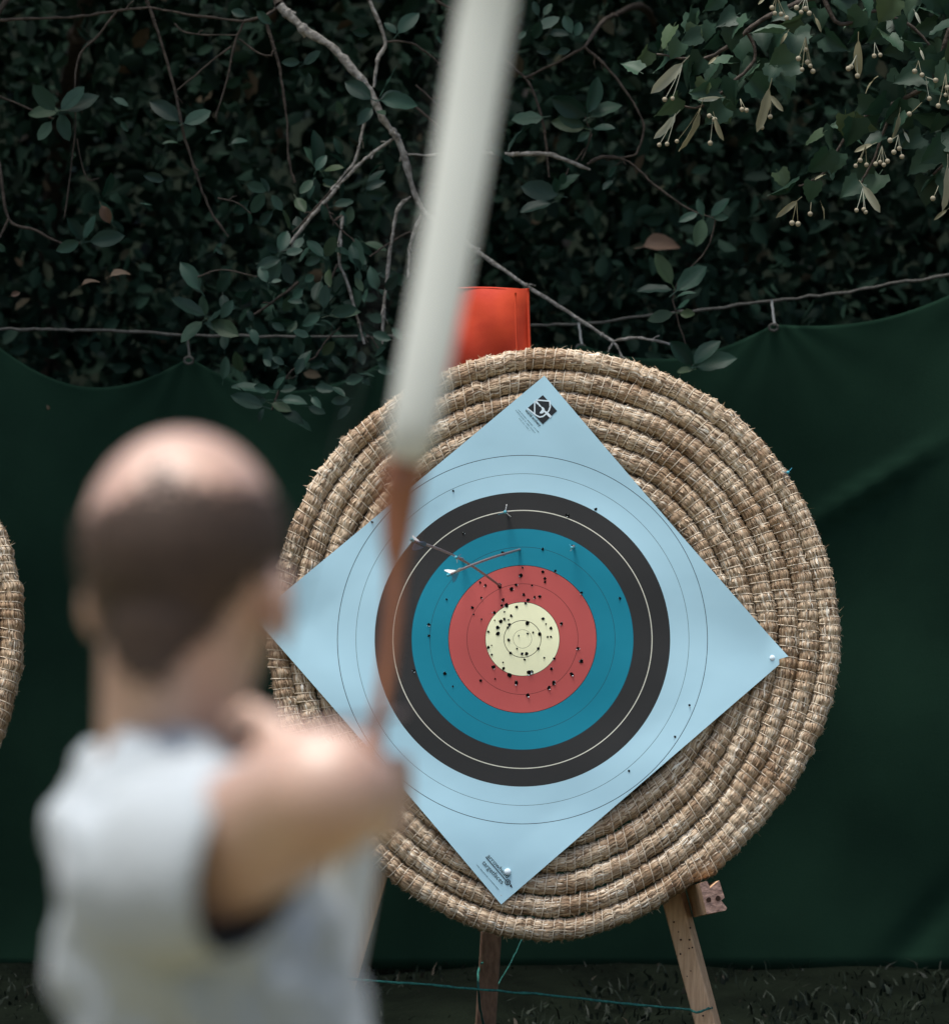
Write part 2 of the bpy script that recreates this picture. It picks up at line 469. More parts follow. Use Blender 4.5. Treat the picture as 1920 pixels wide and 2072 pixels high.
lb([(1560, 560), (1500, 700), (1420, 900), (1360, 1010)], [.004, .0035, .003, .002])
lb([(1870, 100), (1980, 500), (1900, 800), (1760, 960)], [.008, .006, .004, .003])
lind = [(150,330),(285,245),(280,345),(420,210),(440,160),(520,180),(550,240),(660,230),(620,110),(690,150),(450,370),(550,400),(430,480),(500,500),(680,460),(790,370),(840,170),(830,230),(900,320),(1000,260),(1020,200),(720,290),(300,590),(610,630),(780,490),(950,490),(960,430),(860,420),(1230,240),(1330,110),(1410,160),(1500,60),(1280,20),(1560,130),(1640,230),(1700,150),(1760,60),(1680,350),(1720,480),(1540,470),(1570,590),(1440,590),(1390,690),(1230,690),(1330,760),(1280,700),(1200,780),(1130,900),(1220,900),(930,1040),(1090,1060),(1400,960),(1300,1040),(1700,650),(1780,690),(1690,900),(1800,380),(1830,550),(1730,1000),(1640,780),(1740,800),(1620,420),(1800,150),(1830,260),(1080,40),(1140,110),(960,130),(340,280),(600,330),(730,400),(880,260),(1560,20),(1400,30),(1650,40),(1730,340),(1500,640),(1600,660),(1800,20),(1850,860),(1830,1000),(1560,240),(1480,150),(570,540),(1000,350),(660,520),(1450,200),(1880,650),(1880,100),(1340,200)]
for (x, y) in lind+[(a+random.gauss(0, 38), b+random.gauss(0, 38)) for a, b in lind if random.random() < .75]:
    c = LQ(x, y, 12.15+random.uniform(-.10, .12))
    L = random.uniform(.044, .070)*(1.0 if x < 1300 else 1.1)
    a = random.gauss(-PI/2-.35, .75)
    d = Vector((math.cos(a), random.uniform(-.6, .4), math.sin(a)*.85)).normalized()*L
    put_leaf(random.choice(LINDEN_LEAF), c-d*.5, c+d*.5, LT, random.gauss(0, .85))
bracts = [((385,340),(220,510)),((590,535),(475,550)),((345,630),(240,765)),((480,590),(420,835)),((560,640),(595,770)),((860,480),(800,720)),((860,520),(935,605)),((1350,215),(1345,410)),((1460,415),(1370,485)),((1575,620),(1560,765)),((1015,1100),(905,1190)),((1145,1120),(1180,1200)),((1375,1020),(1470,1160)),((1840,900),(1850,1150)),((960,175),(920,240)),((570,310),(525,350)),((840,-20),(800,20)),((1110,90),(1150,165)),((1660,60),(1690,120)),((1430,790),(1330,825)),((1690,270),(1710,320)),((1840,1150),(1770,1200)),((1600,720),(1630,780)),((1160,960),(1110,975))]
for (a, b) in bracts:
    dd = 12.03+random.uniform(-.04, .04)
    o = put_leaf(random.choice(BRACT), LQ(*a, dd), LQ(*b, dd-.01), LT, random.gauss(0, .5), 'bract')
fruits = [((385,340),[(285,545),(328,540)]),((345,620),[(255,795),(298,790)]),((480,590),[(352,775)]),((550,640),[(535,785),(530,635),(560,655)]),((700,540),[(710,600),(735,605)]),((900,-30),[(875,40),(925,75),(955,95),(890,70)]),((1060,-30),[(1035,65),(1080,70),(1060,45),(1010,40)]),((1060,200),[(1060,270),(1070,340),(1040,380),(1100,390),(1020,320),(1085,360)]),((1340,300),[(1295,375),(1345,415),(1310,365)]),((1440,230),[(1437,305),(1470,300)]),((1680,330),[(1660,390),(1700,410)]),((1390,800),[(1335,910),(1360,880),(1395,905)]),((1480,800),[(1445,900),(1470,890),(1490,905),(1510,885)]),((1570,740),[(1545,835),(1575,815),(1525,770),(1590,860)]),((1010,1100),[(985,1225),(1018,1230)]),((1090,1110),[(1085,1175)]),((1375,1030),[(1340,1155),(1380,1150),(1390,1165)]),((1700,560),[(1630,625)]),((1790,1020),[(1760,1090)]),((1830,400),[(1840,480),(1830,520),(1790,580),(1850,560)]),((1720,420),[(1740,540),(1775,440)]),((870,560),[(855,590),(865,640),(820,700)])]
for root, balls in fruits:
    st, fb = [], []
    dd = 12.02+random.uniform(-.03, .03)
    for b in balls:
        dz = dd+random.uniform(-.012, .012)
        c = LQ(*b, dz)
        fb.append(uv_sphere(tuple(c-Vector(LT.location)), random.uniform(.0048, .0062)))
        mid = LQ((root[0]*.55+b[0]*.45), (root[1]*.5+b[1]*.5), dz)
        p, r = smooth_path(local(LT, [LQ(*root, dd), mid, c]), [.0009]*3, 4)
        st.append(tube(p, r, 4))
    so = mk('fruit_stalk', *join(st), M['bract'], LT)
    mk('fruit', *join([(v, np.array(f)) for v, f in fb]), M['fruit'], so)

# ------------------------------------------------------------------ bare-twigged shrubs in front of the hedge
SH = empty('shrub', (-.98, 16.2, .154))
tag(SH, 'shrub at the upper left with pale lichened branches and sparse oval leaves', 'shrub')
SH2 = empty('shrub', (.73, 16.2, .154))
tag(SH2, 'shrub right of the bow limb with thin dark twigs and small leaf rosettes', 'shrub')
def br(parent, pts, rad, m='bark_dark', d=13.22, jit=.0007):
    pp = [P(a, b, d+(c[0] if c else 0)) for a, b, *c in pts]
    rr = rad if isinstance(rad, (list, tuple)) else [rad]*len(pts)
    if len(rr) == 2 and len(pts) > 2:
        rr = list(np.linspace(rr[0], rr[1], len(pts)))
    p, r = smooth_path(local(parent, pp), rr, 5)
    parts = [tube(p, r, 7, jit, .14)]
    for i in range(2, len(p)-2):                          # knots and short spurs
        if random.random() < (.22 if m == 'bark' else .10):
            t = p[i+1]-p[i]; t /= np.linalg.norm(t)
            q = rng.normal(0, 1, 3); q -= t*(q @ t); q /= np.linalg.norm(q)
            L = random.uniform(.006, .026)
            parts.append(tube([p[i], p[i]+q*L*.5+t*L*.3, p[i]+q*L*.8+t*L*.8], [r[i]*.6, r[i]*.38+.0004, r[i]*.28+.0005], 6))
            parts.append(tuple(ellipsoid(p[i], (r[i]*1.25,)*3, None, 8, 6)))
    return mk('branch', *join(parts), M[m], parent)
# hidden stems that carry the branches
br(SH, [(150,1900,3.3),(130,1200,3.3),(100,500,3.2),(220,-160,1.6),(420,-230,.8),(520,-110,.2),(566,10)], [.035,.03,.028,.024,.018,.013,.011], 'bark_dark')
br(SH, [(220,-160,1.6),(290,-80,.2),(296,0)], [.016,.007,.005])
br(SH, [(420,-230,.8),(640,-160,.2),(748,0)], [.012,.008,.005])
br(SH, [(640,-160,.2),(800,-120,.1),(883,0)], [.008,.005,.004])
br(SH, [(220,-160,1.6),(60,-60,.3),(-40,120,.1),(0,338)], [.016,.01,.005,.004])
br(SH, [(566,10),(613,57),(670,93),(712,138),(748,182),(774,239),(810,291),(847,410),(905,462),(960,504),(1064,577),(1168,644),(1240,691)], [.0105,.011,.0105,.010,.0095,.009,.008,.0068,.006,.0055,.005,.0046,.0045], 'bark')
br(SH, [(1240,691),(1282,683),(1320,688),(1355,696)], [.004,.003], 'bark')
br(SH, [(1240,691),(1252,708),(1262,730)], [.0035,.0025], 'bark')
br(SH, [(1240,691),(1230,712)], [.003,.002], 'bark')
br(SH, [(296,0),(312,42),(353,177),(369,260),(400,358),(425,425),(462,478)], [.0045,.0028])
br(SH, [(236,21),(200,70),(156,125),(151,280),(130,440)], [.0034,.002])
br(SH, [(156,280),(174,358),(200,360)], [.0022,.0014])
br(SH, [(494,42),(473,93),(462,150),(436,239)], [.0034,.002])
br(SH, [(468,93),(420,130),(358,182)], [.0026,.002])
br(SH, [(483,78),(525,107),(551,112)], [.0024,.0018])
br(SH, [(353,47),(384,67),(478,70)], [.0024,.002])
br(SH, [(540,47),(566,140),(579,229),(584,322),(597,369)], [.0042,.0028])
br(SH, [(494,42),(540,30),(566,10)], [.004,.004])
br(SH, [(236,21),(300,15),(380,28),(494,42)], [.003,.003])
br(SH, [(0,40),(80,36),(165,32),(236,21)], [.004,.003], d=13.3)
br(SH, [(748,0),(779,83),(764,120),(756,176)], [.0045,.0045], 'bark')
br(SH, [(779,83),(831,86),(880,120),(914,156)], [.003,.002])
br(SH, [(738,244),(728,290),(717,327),(690,360),(670,384)], [.004,.003], 'bark')
br(SH, [(795,280),(760,305),(727,332),(690,370),(655,410),(620,450),(587,494)], [.0034,.0042,.0042,.0042,.005,.005,.004], 'bark')
br(SH, [(660,410),(675,447),(717,488)], [.0028,.002])
br(SH, [(670,384),(630,430),(592,470)], [.003,.002])
br(SH, [(693,436),(686,525),(701,566),(722,640),(738,696)], [.0042,.003], 'bark')
br(SH, [(683,535),(668,570),(655,620)], [.003,.002])
br(SH, [(675,447),(693,436)], [.003,.004])
br(SH, [(722,640),(750,680),(766,705)], [.0024,.0018])
br(SH, [(831,397),(805,421),(797,460),(790,504),(777,623),(774,696)], [.003,.0046,.0042,.0042,.0038,.0036], 'bark')
br(SH, [(852,436),(831,488),(826,561)], [.0038,.0028], 'bark')
br(SH, [(831,467),(790,490),(748,519)], [.003,.002])
br(SH, [(604,570),(570,598),(514,636)], [.004,.0025])
br(SH, [(0,338),(18,442),(70,465),(130,494),(165,490)], [.0042,.0024])
br(SH, [(18,442),(0,480)], [.0035,.003])
br(SH, [(-20,185),(0,195),(67,223),(110,240)], [.003,.002])
br(SH, [(826,203),(893,260)], [.0034,.003])
br(SH, [(841,171),(893,219),(920,245)], [.0028,.0022])
br(SH, [(883,0),(950,42),(1027,125),(1069,166),(1095,234),(1105,290),(1111,358)], [.0038,.0032])
br(SH, [(440,400),(480,410),(508,432)], [.002,.0015], d=13.2)
br(SH, [(400,560),(450,545),(520,560)], [.002,.0015], d=13.1)
br(SH, [(640,720),(660,690),(690,660)], [.0022,.0015])
br(SH, [(550,830),(565,790),(590,750),(640,720)], [.003,.002])
br(SH2, [(1500,1900,3.3),(1480,1200,3.3),(1400,500,3.2),(1330,60,2.0),(1240,30,1.0),(1183,94)], [.03,.026,.022,.012,.006,.004])
br(SH2, [(1183,94),(1246,156),(1298,239),(1300,275),(1287,312)], [.0036,.0026])
br(SH2, [(1183,94),(1130,125),(1064,156)], [.0034,.0026])
br(SH2, [(1287,312),(1260,318),(1220,317)], [.0026,.003])
br(SH2, [(826,312),(883,312),(960,306),(1038,312),(1100,310),(1137,320),(1194,343)], [.003,.003,.0035,.0052,.005,.0055,.0035], 'bark')
br(SH2, [(1188,332),(1220,317),(1272,327),(1324,374),(1391,421),(1448,442)], [.0035,.005,.003,.0026,.0024,.002])
br(SH2, [(1183,300),(1170,318),(1160,328)], [.002,.002])
br(SH2, [(1195,265),(1185,240),(1183,215)], [.002,.0016])
br(SH2, [(1177,325),(1190,290),(1195,262)], [.002,.002])
br(SH2, [(1150,340),(1140,365),(1125,385)], [.0022,.0018])
br(SH2, [(1448,442),(1430,505),(1380,560),(1362,600),(1370,640),(1400,740)], [.002,.0022])
# leaves read from the photograph: base, tip
def lv(parent, lst, d=13.16, meshes=SHRUB_LEAF):
    for (a, b, c, e) in lst:
        k = d+random.uniform(-.06, .06)
        put_leaf(random.choice(meshes), P(a, b, k), P(c, e, k+random.uniform(-.03, .02)), parent, random.gauss(0, .45))
c1 = lambda x, y: (x/1.925, y/1.925)
lv(SH, [(*c1(*p), *c1(*q)) for p, q in [((235,430),(330,340)),((235,430),(385,380)),((235,430),(110,440)),((235,440),(260,540)),((215,430),(130,330)),((200,470),(150,545)),((700,470),(590,385)),((715,480),(820,435)),((700,490),(640,480)),((320,930),(260,850)),((325,930),(375,840)),((345,940),(485,920)),((310,940),(225,975)),((400,770),(430,670)),((390,780),(440,860)),((1475,385),(1555,255)),((1480,385),(1570,350)),((1480,390),(1625,390)),((1450,385),(1345,320)),((1450,420),(1400,470)),((1470,430),(1500,450)),((1230,660),(1250,520)),((1230,665),(1265,600)),((1250,670),(1190,570)),((1260,665),(1330,640)),((1220,700),(1170,745)),((1430,740),(1475,650)),((1425,750),(1500,770)),((1420,735),(1490,700)),((1090,980),(1120,890)),((1085,985),(1030,950)),((1110,985),(1180,975)),((1265,1000),(1310,920)),((1260,1000),(1195,940)),((1250,1010),(1180,1020)),((1400,1050),(1380,930)),((780,1130),(710,1020)),((790,1140),(740,1060)),((850,1140),(890,1060)),((800,1230),(665,1170)),((800,1235),(790,1150)),((860,1240),(905,1170)),((820,1250),(930,1310)),((790,1250),(700,1320)),((980,1280),(1000,1330)),((1040,1100),(1010,1030)),((1050,1110),(1080,1000)),((1470,1130),(1440,1040)),((1500,1130),(1550,1070)),((1260,1200),(1270,1110)),((1265,1200),(1350,1110)),((1290,1220),(1390,1200)),((1250,1230),(1170,1260)),((1230,1240),(1160,1300)),((1180,1180),(1120,1160)),((1330,600),(1310,540)),((1330,450),(1310,390)),((1550,130),(1620,40)),((1545,130),(1500,80)),((1700,100),(1680,50)),((1720,170),(1700,140)),((1440,130),(1370,120)),((960,60),(900,35)),((1000,40),(1050,90)),((1180,250),(1250,200)),((1200,280),(1200,340)),((1170,240),(1100,240)),((440,380),(500,410)),((470,470),(500,510)),((1100,820),(1060,760)),((540,790),(590,800)),((900,560),(960,530)),((820,520),(860,500)),((640,700),(570,680)),((870,990),(840,960)),((700,560),(640,540)),((20,980),(-10,950))]])
c3 = lambda x, y: (330+x/2.933, 380+y/2.933)
lv(SH, [(*c3(*p), *c3(*q)) for p, q in [((640,1060),(600,1020)),((640,1070),(690,1050)),((800,1110),(850,950)),((790,1110),(830,1010)),((640,1200),(530,1180)),((620,1210),(410,1170)),((620,1260),(480,1270)),((600,1300),(400,1240)),((600,1310),(560,1380)),((660,1200),(700,1120)),((680,1200),(790,1190)),((700,1260),(840,1250)),((640,1280),(760,1330)),((780,1380),(890,1420)),((700,1330),(830,1370)),((860,1300),(960,1330)),((900,1180),(1010,1200)),((1000,1180),(1080,1220)),((1080,1150),(1190,1130)),((1270,1080),(1360,1090)),((1250,1000),(1330,950)),((1090,1000),(1150,940)),((1060,1050),(1000,1000)),((1140,460),(1120,330)),((1180,480),(1140,420)),((1240,860),(1350,900)),((1220,1110),(1180,1140)),((980,760),(1150,700)),((950,720),(980,620)),((700,420),(560,480)),((640,560),(700,540)),((760,640),(850,680)),((870,880),(770,850)),((560,880),(490,830)),((560,700),(530,640)),((840,560),(900,510)),((830,600),(760,660)),((930,1060),(990,1060)),((720,1050),(650,1000)),((500,1230),(430,1180)),((880,1240),(930,1290)),((1110,1250),(1000,1270))]])
c2 = lambda x, y: (960+x/1.925, y/1.925)
lv(SH2, [(*c2(*p), *c2(*q)) for p, q in [((440,450),(300,380)),((440,440),(475,300)),((445,450),(505,365)),((450,455),(565,385)),((435,440),(395,405)),((430,490),(330,450)),((430,500),(300,470)),((460,500),(540,485)),((450,510),(400,550)),((270,455),(145,470)),((240,480),(110,545)),((770,1110),(700,990)),((775,1130),(635,1125)),((785,1135),(905,1040)),((785,1160),(850,1120)),((790,1200),(840,1170)),((775,1220),(675,1240)),((800,1220),(860,1225)),((890,840),(870,770)),((920,845),(990,770)),((890,850),(870,950)),((870,830),(795,860)),((930,850),(990,840)),((850,1420),(760,1330)),((855,1420),(935,1315)),((860,1430),(1005,1380)),((850,1440),(790,1450)),((330,760),(180,720)),((320,750),(310,690)),((330,740),(390,670)),((300,790),(180,830)),((340,720),(350,670)),((100,600),(150,640)),((60,560),(110,600)),((300,200),(250,195)),((320,205),(370,190)),((390,140),(420,80)),((380,130),(350,60)),((250,60),(230,0)),((270,60),(300,10)),((200,120),(170,150)),((230,150),(260,80)),((540,700),(500,740)),((520,690),(560,650)),((240,110),(330,70)),((290,130),(360,120))]])
# random smaller leaves that thicken the lower left of the shrub
for i in range(110):
    x = random.gauss(640, 120); y = random.gauss(560, 130)
    if not (340 < x < 860 and 330 < y < 830): continue
    k = random.uniform(13.15, 13.4); L = random.uniform(26, 48); a = random.uniform(0, 2*PI)
    put_leaf(random.choice(SHRUB_LEAF), P(x, y, k), P(x+L*math.cos(a), y+L*math.sin(a), k+random.uniform(-.03, .03)), SH, random.gauss(0, .8))
for (x, y, X2, Y2, k) in [(205,415,222,450,12.95),(165,578,195,560,13.5),(222,560,258,543,13.5),(1300,500,1372,482,14.4),(22,598,40,590,13.5),(95,820+0,100,830,13.6)]:
    put_leaf(random.choice(DEAD_LEAF), P(x, y, k), P(X2, Y2, k), SH, random.gauss(0, .4))

# ------------------------------------------------------------------ green sheet on its line
ND = 13.6
peaks = [(-420, 640), (-60, 650), (382, 722), (770, 735), (1175, 697), (1565, 655), (2020, 545), (2500, 430)]
sags = [60, 95, 62, 70, 48, 42, 60]
def top_y(px):
    for (a, b), s in zip(zip(peaks[:-1], peaks[1:]), sags):
        if a[0] <= px <= b[0]:
            t = (px-a[0])/(b[0]-a[0])
            return a[1]+(b[1]-a[1])*t+s*(1-abs(2*t-1)**1.9)
    return peaks[0][1]
NXN, NYN = 330, 60
V = []
for i in range(NXN+1):
    px = -420+i*(2500+420)/NXN
    ty = top_y(px)
    for j in range(NYN+1):
        t = j/NYN
        py = ty+(1962-ty)*t**1.25
        fold = 0.0
        for (a, b) in peaks:
            dx = px-a; dy = max(py-b, 0)
            r = math.hypot(dx, dy)+30
            fold += .005*math.sin(math.atan2(dx, dy+25)*14+a)*math.exp(-r/150)
        fold += .02*math.sin(px*.0042+t*2)+.010*math.sin(px*.013+py*.004)+.006*math.sin(py*.011-px*.003)
        q = (px-1760)*.86+(py-985)*.51; qn = -(px-1760)*.51-(py-985)*.86
        fold += -.028*math.exp(-(q/75)**2)*math.exp(-(qn/15)**2)
        q = (px-1830); fold += .02*math.exp(-((px-1850+.8*(py-1900))/40)**2)*math.exp(-((py-1880)/120)**2)
        V.append(tuple(P(px, py, ND+fold)))
I = np.arange((NXN+1)*(NYN+1)).reshape(NXN+1, NYN+1)
F = np.stack([I[:-1, :-1], I[1:, :-1], I[1:, 1:], I[:-1, 1:]], -1).reshape(-1, 4)
SHEET = mk('windbreak_sheet', np.array(V), F, M['net'])
sm = SHEET.modifiers.new('thickness', 'SOLIDIFY'); sm.thickness = .002
tag(SHEET, 'dark green cloth sheet hung in scallops from a line behind the targets', 'sheet')
line_pts = [(-420, 640), (-200, 655), (0, 665), (100, 667), (200, 668), (370, 677), (560, 680), (800, 680), (1000, 668), (1075, 660), (1180, 655), (1300, 640), (1420, 626), (1565, 608), (1700, 592), (1800, 575), (1920, 555), (2200, 500), (2500, 400)]
p, r = smooth_path([P(a, b, ND+.01) for a, b in line_pts], [.0038]*len(line_pts), 6)
tag(mk('rope', *tube(p, r, 6, .0014, .1), M['rope']), 'grey rope strung in front of the hedge that carries the green sheet', 'rope')
for (px, py, ly) in [(382, 722, 677), (1175, 697, 655), (1565, 655, 608)]:
    g = []
    for k in range(13):
        a = 2*PI*k/12
        g.append(P(px+9*math.cos(a), py+7+7*math.sin(a), ND-.012))
    mk('grommet', *tube(g, .0035, 6), M['rope'], SHEET)
    p, r = smooth_path([P(px-4, ly-3, ND+.0), P(px-1, (ly+py)/2, ND-.006), P(px+2, py+3, ND-.012)], [.0034, .0032, .0034], 4)
    mk('tie', *tube(p, r, 6, .0005), M['tie'] if px > 1000 else M['rope'], SHEET)

# ------------------------------------------------------------------ straw target boss
LEAN = math.radians(8)
RB = Matrix.Rotation(PI/2-LEAN, 4, 'X')
BC = P(1110, 1297, 12.0)
MB = Matrix.Translation(BC) @ RB
NB = Vector((0, -math.cos(LEAN), math.sin(LEAN)))
def to_face(px, py, z=0.0, m=MB):
    """where the sight line through a pixel meets the face plane of the boss (local coordinates)"""
    d = (P(px, py, 1)-CO)
    o = m.translation+NB*z
    t = (o-CO).dot(NB)/d.dot(NB)
    return m.inverted() @ (CO+d*t)
PITCHR, ROUT, DEPTH, CAP = .0447, .634, .135, .024
HW = PITCHR/2*1.0
T0 = math.radians(-62)
NT = 13
def r_of(t):
    """centreline radius of the coil, t = turned angle from the outer end"""
    th = T0+t
    r = ROUT-HW-PITCHR*(t/(2*PI))
    soft = PITCHR*.55*np.exp(-(t/.55)**2)
    sn = np.sin(th)
    r = r+(.032*np.clip(sn, 0, 1)**2+.058*np.clip(-sn, 0, 1)**6)*np.clip(r/ROUT, 0, 1)
    return r-soft+.0035*np.sin(2*th+1.1)+.0028*np.sin(3*th+.4)+.0015*np.sin(7*th+t)-.010*np.exp(-((np.mod(th+PI, 2*PI)-PI+math.radians(42))/.35)**2)*np.clip(1-t/9, 0, 1)
# stitch positions along the whole coil
st = [0.02]
while st[-1] < NT*2*PI-.3:
    rr = float(r_of(np.array(st[-1])))
    st.append(st[-1]+.0207*random.uniform(.78, 1.22)/max(rr, .05))
ST = np.array(st)
SEGB = rng.normal(1.0, .10, len(ST)+2)
SEGU = rng.normal(0, .0016, len(ST)+2)
def pinch(t):
    f = np.interp(t, ST, np.arange(len(ST)))
    k = np.floor(f).astype(int); fr = f-k
    k = np.clip(k, 0, len(ST)-1)
    p = np.abs(np.sin(PI*fr))**.55
    e = np.clip(t/.12, .35, 1)                       # the free end tapers
    return (.83+.17*p*SEGB[k])*e, SEGU[k]*p
def surf(t, a, lift):
    """a point on the coil: a in 0..pi runs over the front from the outer to the inner edge; a<0 goes down the outer side, a>pi down the inner side"""
    sc, du = pinch(t)
    hw, cap = HW*sc+lift, CAP*(.45+.55*sc)+lift
    aa = np.clip(a, 0, PI)
    u = hw*np.sign(np.cos(aa))*np.abs(np.cos(aa))**.9+du
    w = -CAP+cap*np.abs(np.sin(aa))**.85+(sc-.93)*.02
    ex = np.where(a < 0, -a, np.where(a > PI, a-PI, 0.0))
    w = w-ex*.03
    back = np.clip((-w-(DEPTH-.03))/.03, 0, 1)
    u = u*(1-.35*back**2)
    r = r_of(t)+u
    th = T0+t
    return np.stack([r*np.cos(th), r*np.sin(th), w], -1)
BOSS = empty('straw_boss', mat=MB)
tag(BOSS, 'round coiled straw target boss with the coloured paper face, standing on the wooden easel', 'target boss')
SEC = np.concatenate([np.linspace(-3.65, -.4, 6), np.linspace(0, PI, 13), np.linspace(PI+.4, PI+3.65, 6)])
# corners of the paper in boss coordinates
CORN = [to_face(1101, 762), to_face(1594, 1330), to_face(1014, 1831), to_face(515, 1251)]
FC = to_face(1057, 1294)
ang = math.atan2(CORN[1].y-CORN[3].y, CORN[1].x-CORN[3].x)-PI/4
ca, sa = math.cos(ang), math.sin(ang)
def under_paper(xyz, margin):
    x, y = xyz[:, 0]-FC.x, xyz[:, 1]-FC.y
    u, v = x*ca+y*sa, -x*sa+y*ca
    return (np.abs(u) < .408-margin) & (np.abs(v) < .408-margin)
def strands(t, a, L, w, slope, lift, curl, n=7):
    """straw blades lying on the coil surface"""
    N = len(t)
    s = np.linspace(-.5, .5, n)[None, :]
    tt = t[:, None]+s*(L/np.maximum(r_of(t), .05))[:, None]
    tt = np.clip(tt, 0.005, NT*2*PI-.35)
    aa = a[:, None]+s*slope[:, None]
    lf = lift[:, None]+curl[:, None]*(2*np.abs(s))**3
    da = (w/2/.026)[:, None]*(1-(2*np.abs(s))**4*.55)
    p0 = surf(tt, aa-da, lf); p1 = surf(tt, aa, lf+w[:, None]*.22); p2 = surf(tt, aa+da, lf)
    V = np.stack([p0, p1, p2], 2).reshape(-1, 3)
    k = (np.arange(N)*n*3)[:, None]
    q = []
    for i in range(n-1):
        for j in range(2):
            q.append([i*3+j, i*3+j+1, (i+1)*3+j+1, (i+1)*3+j])
    F = (k[:, :, None]+np.array(q)[None]).reshape(-1, 4)
    return V, F, n*3
for turn in range(NT):
    t0, t1 = turn*2*PI, min((turn+1)*2*PI, NT*2*PI-.3)
    rm = float(r_of(np.array((t0+t1)/2)))
    step = .0042 if turn < 7 else .008
    nt_ = max(24, int((t1-t0)*rm/step))
    tt = np.linspace(t0, t1, nt_)
    TT, AA = np.meshgrid(tt, SEC, indexing='ij')
    V = surf(TT.ravel(), AA.ravel(), np.zeros(TT.size))
    ns = len(SEC)
    I = np.arange(nt_*ns).reshape(nt_, ns)
    I2 = np.concatenate([I, I[:, :1]], 1)
    F = np.stack([I2[:-1, :-1], I2[:-1, 1:], I2[1:, 1:], I2[1:, :-1]], -1).reshape(-1, 4)
    if turn == 0:
        F = np.concatenate([F, np.stack([I[0, :12], I[0, 1:13], I[0, ::-1][1:13], I[0, ::-1][0:12]], -1)])
    coil = mk('coil', V, F, M['coil'], BOSS)
    # stitches of this turn, one thread loop each
    ks = ST[(ST >= t0) & (ST < t1)]
    ks = ks[ks < NT*2*PI-.35]
    lo = -1.6 if turn == 0 else -.7
    av = np.linspace(lo, PI+.55, 14)
    sl = rng.normal(.0045, .0012, len(ks))/np.maximum(r_of(ks), .05)
    tk = ks[:, None]+sl[:, None]*(av[None]-PI/2)/(PI/2)
    rad = .00105
    c = surf(tk, np.repeat(av[None], len(ks), 0), np.full(tk.shape, .0028))
    d = surf(tk, np.repeat(av[None], len(ks), 0), np.full(tk.shape, .0028+.001))-c
    d /= np.linalg.norm(d, axis=-1)[..., None]+1e-9
    th = T0+tk
    tang = np.stack([-np.sin(th), np.cos(th), 0*th], -1)
    ring = [c+rad*(math.cos(q)*d+math.sin(q)*tang) for q in (0, PI/2, PI, 3*PI/2)]
    V = np.stack(ring, 2).reshape(-1, 3)
    k = (np.arange(len(ks))*14*4)[:, None, None]
    q = np.array([[i*4+j, i*4+(j+1) % 4, (i+1)*4+(j+1) % 4, (i+1)*4+j] for i in range(13) for j in range(4)])
    F = (k+q[None]).reshape(-1, 4)
    tag(mk('stitching', V, F, M['thread'], coil), kind='stuff')
    if rm > .36:
        # loose straw blades over the coil
        n = int((t1-t0)*rm*2400*(1.5 if turn == 0 else 1))
        t = rng.uniform(t0+.01, t1, n)
        a = rng.uniform(-2.4 if turn == 0 else -.35, PI+.35, n)
        pc = surf(t, a, np.zeros(n))
        keep = ~under_paper(pc, .03)
        t, a = t[keep], a[keep]; n = len(t)
        L = rng.uniform(.014, .046, n); w = rng.uniform(.0016, .0046, n)
        wide = rng.random(n) < .07; w[wide] *= 1.7
        slope = rng.normal(.06, .20, n)*(L/.05)
        lift = rng.uniform(.0001, .0009, n); curl = np.where(rng.random(n) < .10, rng.uniform(.001, .006, n), rng.uniform(-.0012, .0003, n))
        VV, FF, _ = strands(t, a, L, w, slope, lift, curl)
        parts = [(VV, FF)]
        # broken ends that poke out of the grooves and round the rim
        n = int((t1-t0)*rm*240*(1.5 if turn == 0 else 1))
        t = rng.uniform(t0+.01, t1, n)
        a = np.where(rng.random(n) < .55, rng.normal(PI-.1, .3, n), rng.normal(.1, .35, n))
        if turn == 0: a = np.where(rng.random(n) < .5, rng.uniform(-2.2, .8, n), a)
        b0 = surf(t, a, np.zeros(n)); nr = surf(t, a, np.full(n, .002))-b0
        nr /= np.linalg.norm(nr, axis=1)[:, None]+1e-9
        keep = ~under_paper(b0, -.012); b0, nr, t = b0[keep], nr[keep], t[keep]; n = len(t)
        th = T0+t; tg = np.stack([-np.sin(th), np.cos(th), 0*th], -1)*rng.choice([-1, 1], n)[:, None]
        L = rng.uniform(.004, .019, n)[:, None]*(.85 if turn == 0 else 1)
        dirv = nr*rng.uniform(.15, .8, n)[:, None]+tg*rng.uniform(.2, 1.2, n)[:, None]+rng.normal(0, .35, (n, 3)); dirv /= np.linalg.norm(dirv, axis=1)[:, None]
        sd = np.cross(dirv, nr); sd /= np.linalg.norm(sd, axis=1)[:, None]+1e-9; sd *= rng.uniform(.0004, .0011, n)[:, None]
        cv = rng.normal(0, .35, (n, 3))*L*.6
        q0, q1, q2 = b0-nr*.002, b0+dirv*L*.5+cv*.3, b0+dirv*L+cv
        VV = np.stack([q0-sd, q0+sd, q1-sd, q1+sd, q2-sd*.3, q2+sd*.3], 1).reshape(-1, 3)
        k = (np.arange(n)*6)[:, None]
        FF = np.concatenate([k+np.array([[0, 1, 3, 2]]), k+np.array([[2, 3, 5, 4]])])
        parts.append((VV, FF))
        tag(mk('straw', *join(parts), M['straw'], coil), kind='stuff')

# the neighbouring boss at the left edge
def copy_tree(o, parent=None):
    c = o.copy(); COL.objects.link(c)
    if parent is not None: c.parent = parent
    for ch in list(o.children): copy_tree(ch, c)
    return c
B2 = copy_tree(BOSS)
B2.matrix_world = Matrix.Translation(P(-545, 1258, 12.02)) @ RB @ Matrix.Rotation(math.radians(-128), 4, 'Z')
B2['label'] = 'coiled straw boss cut off by the left edge, no paper face in view'

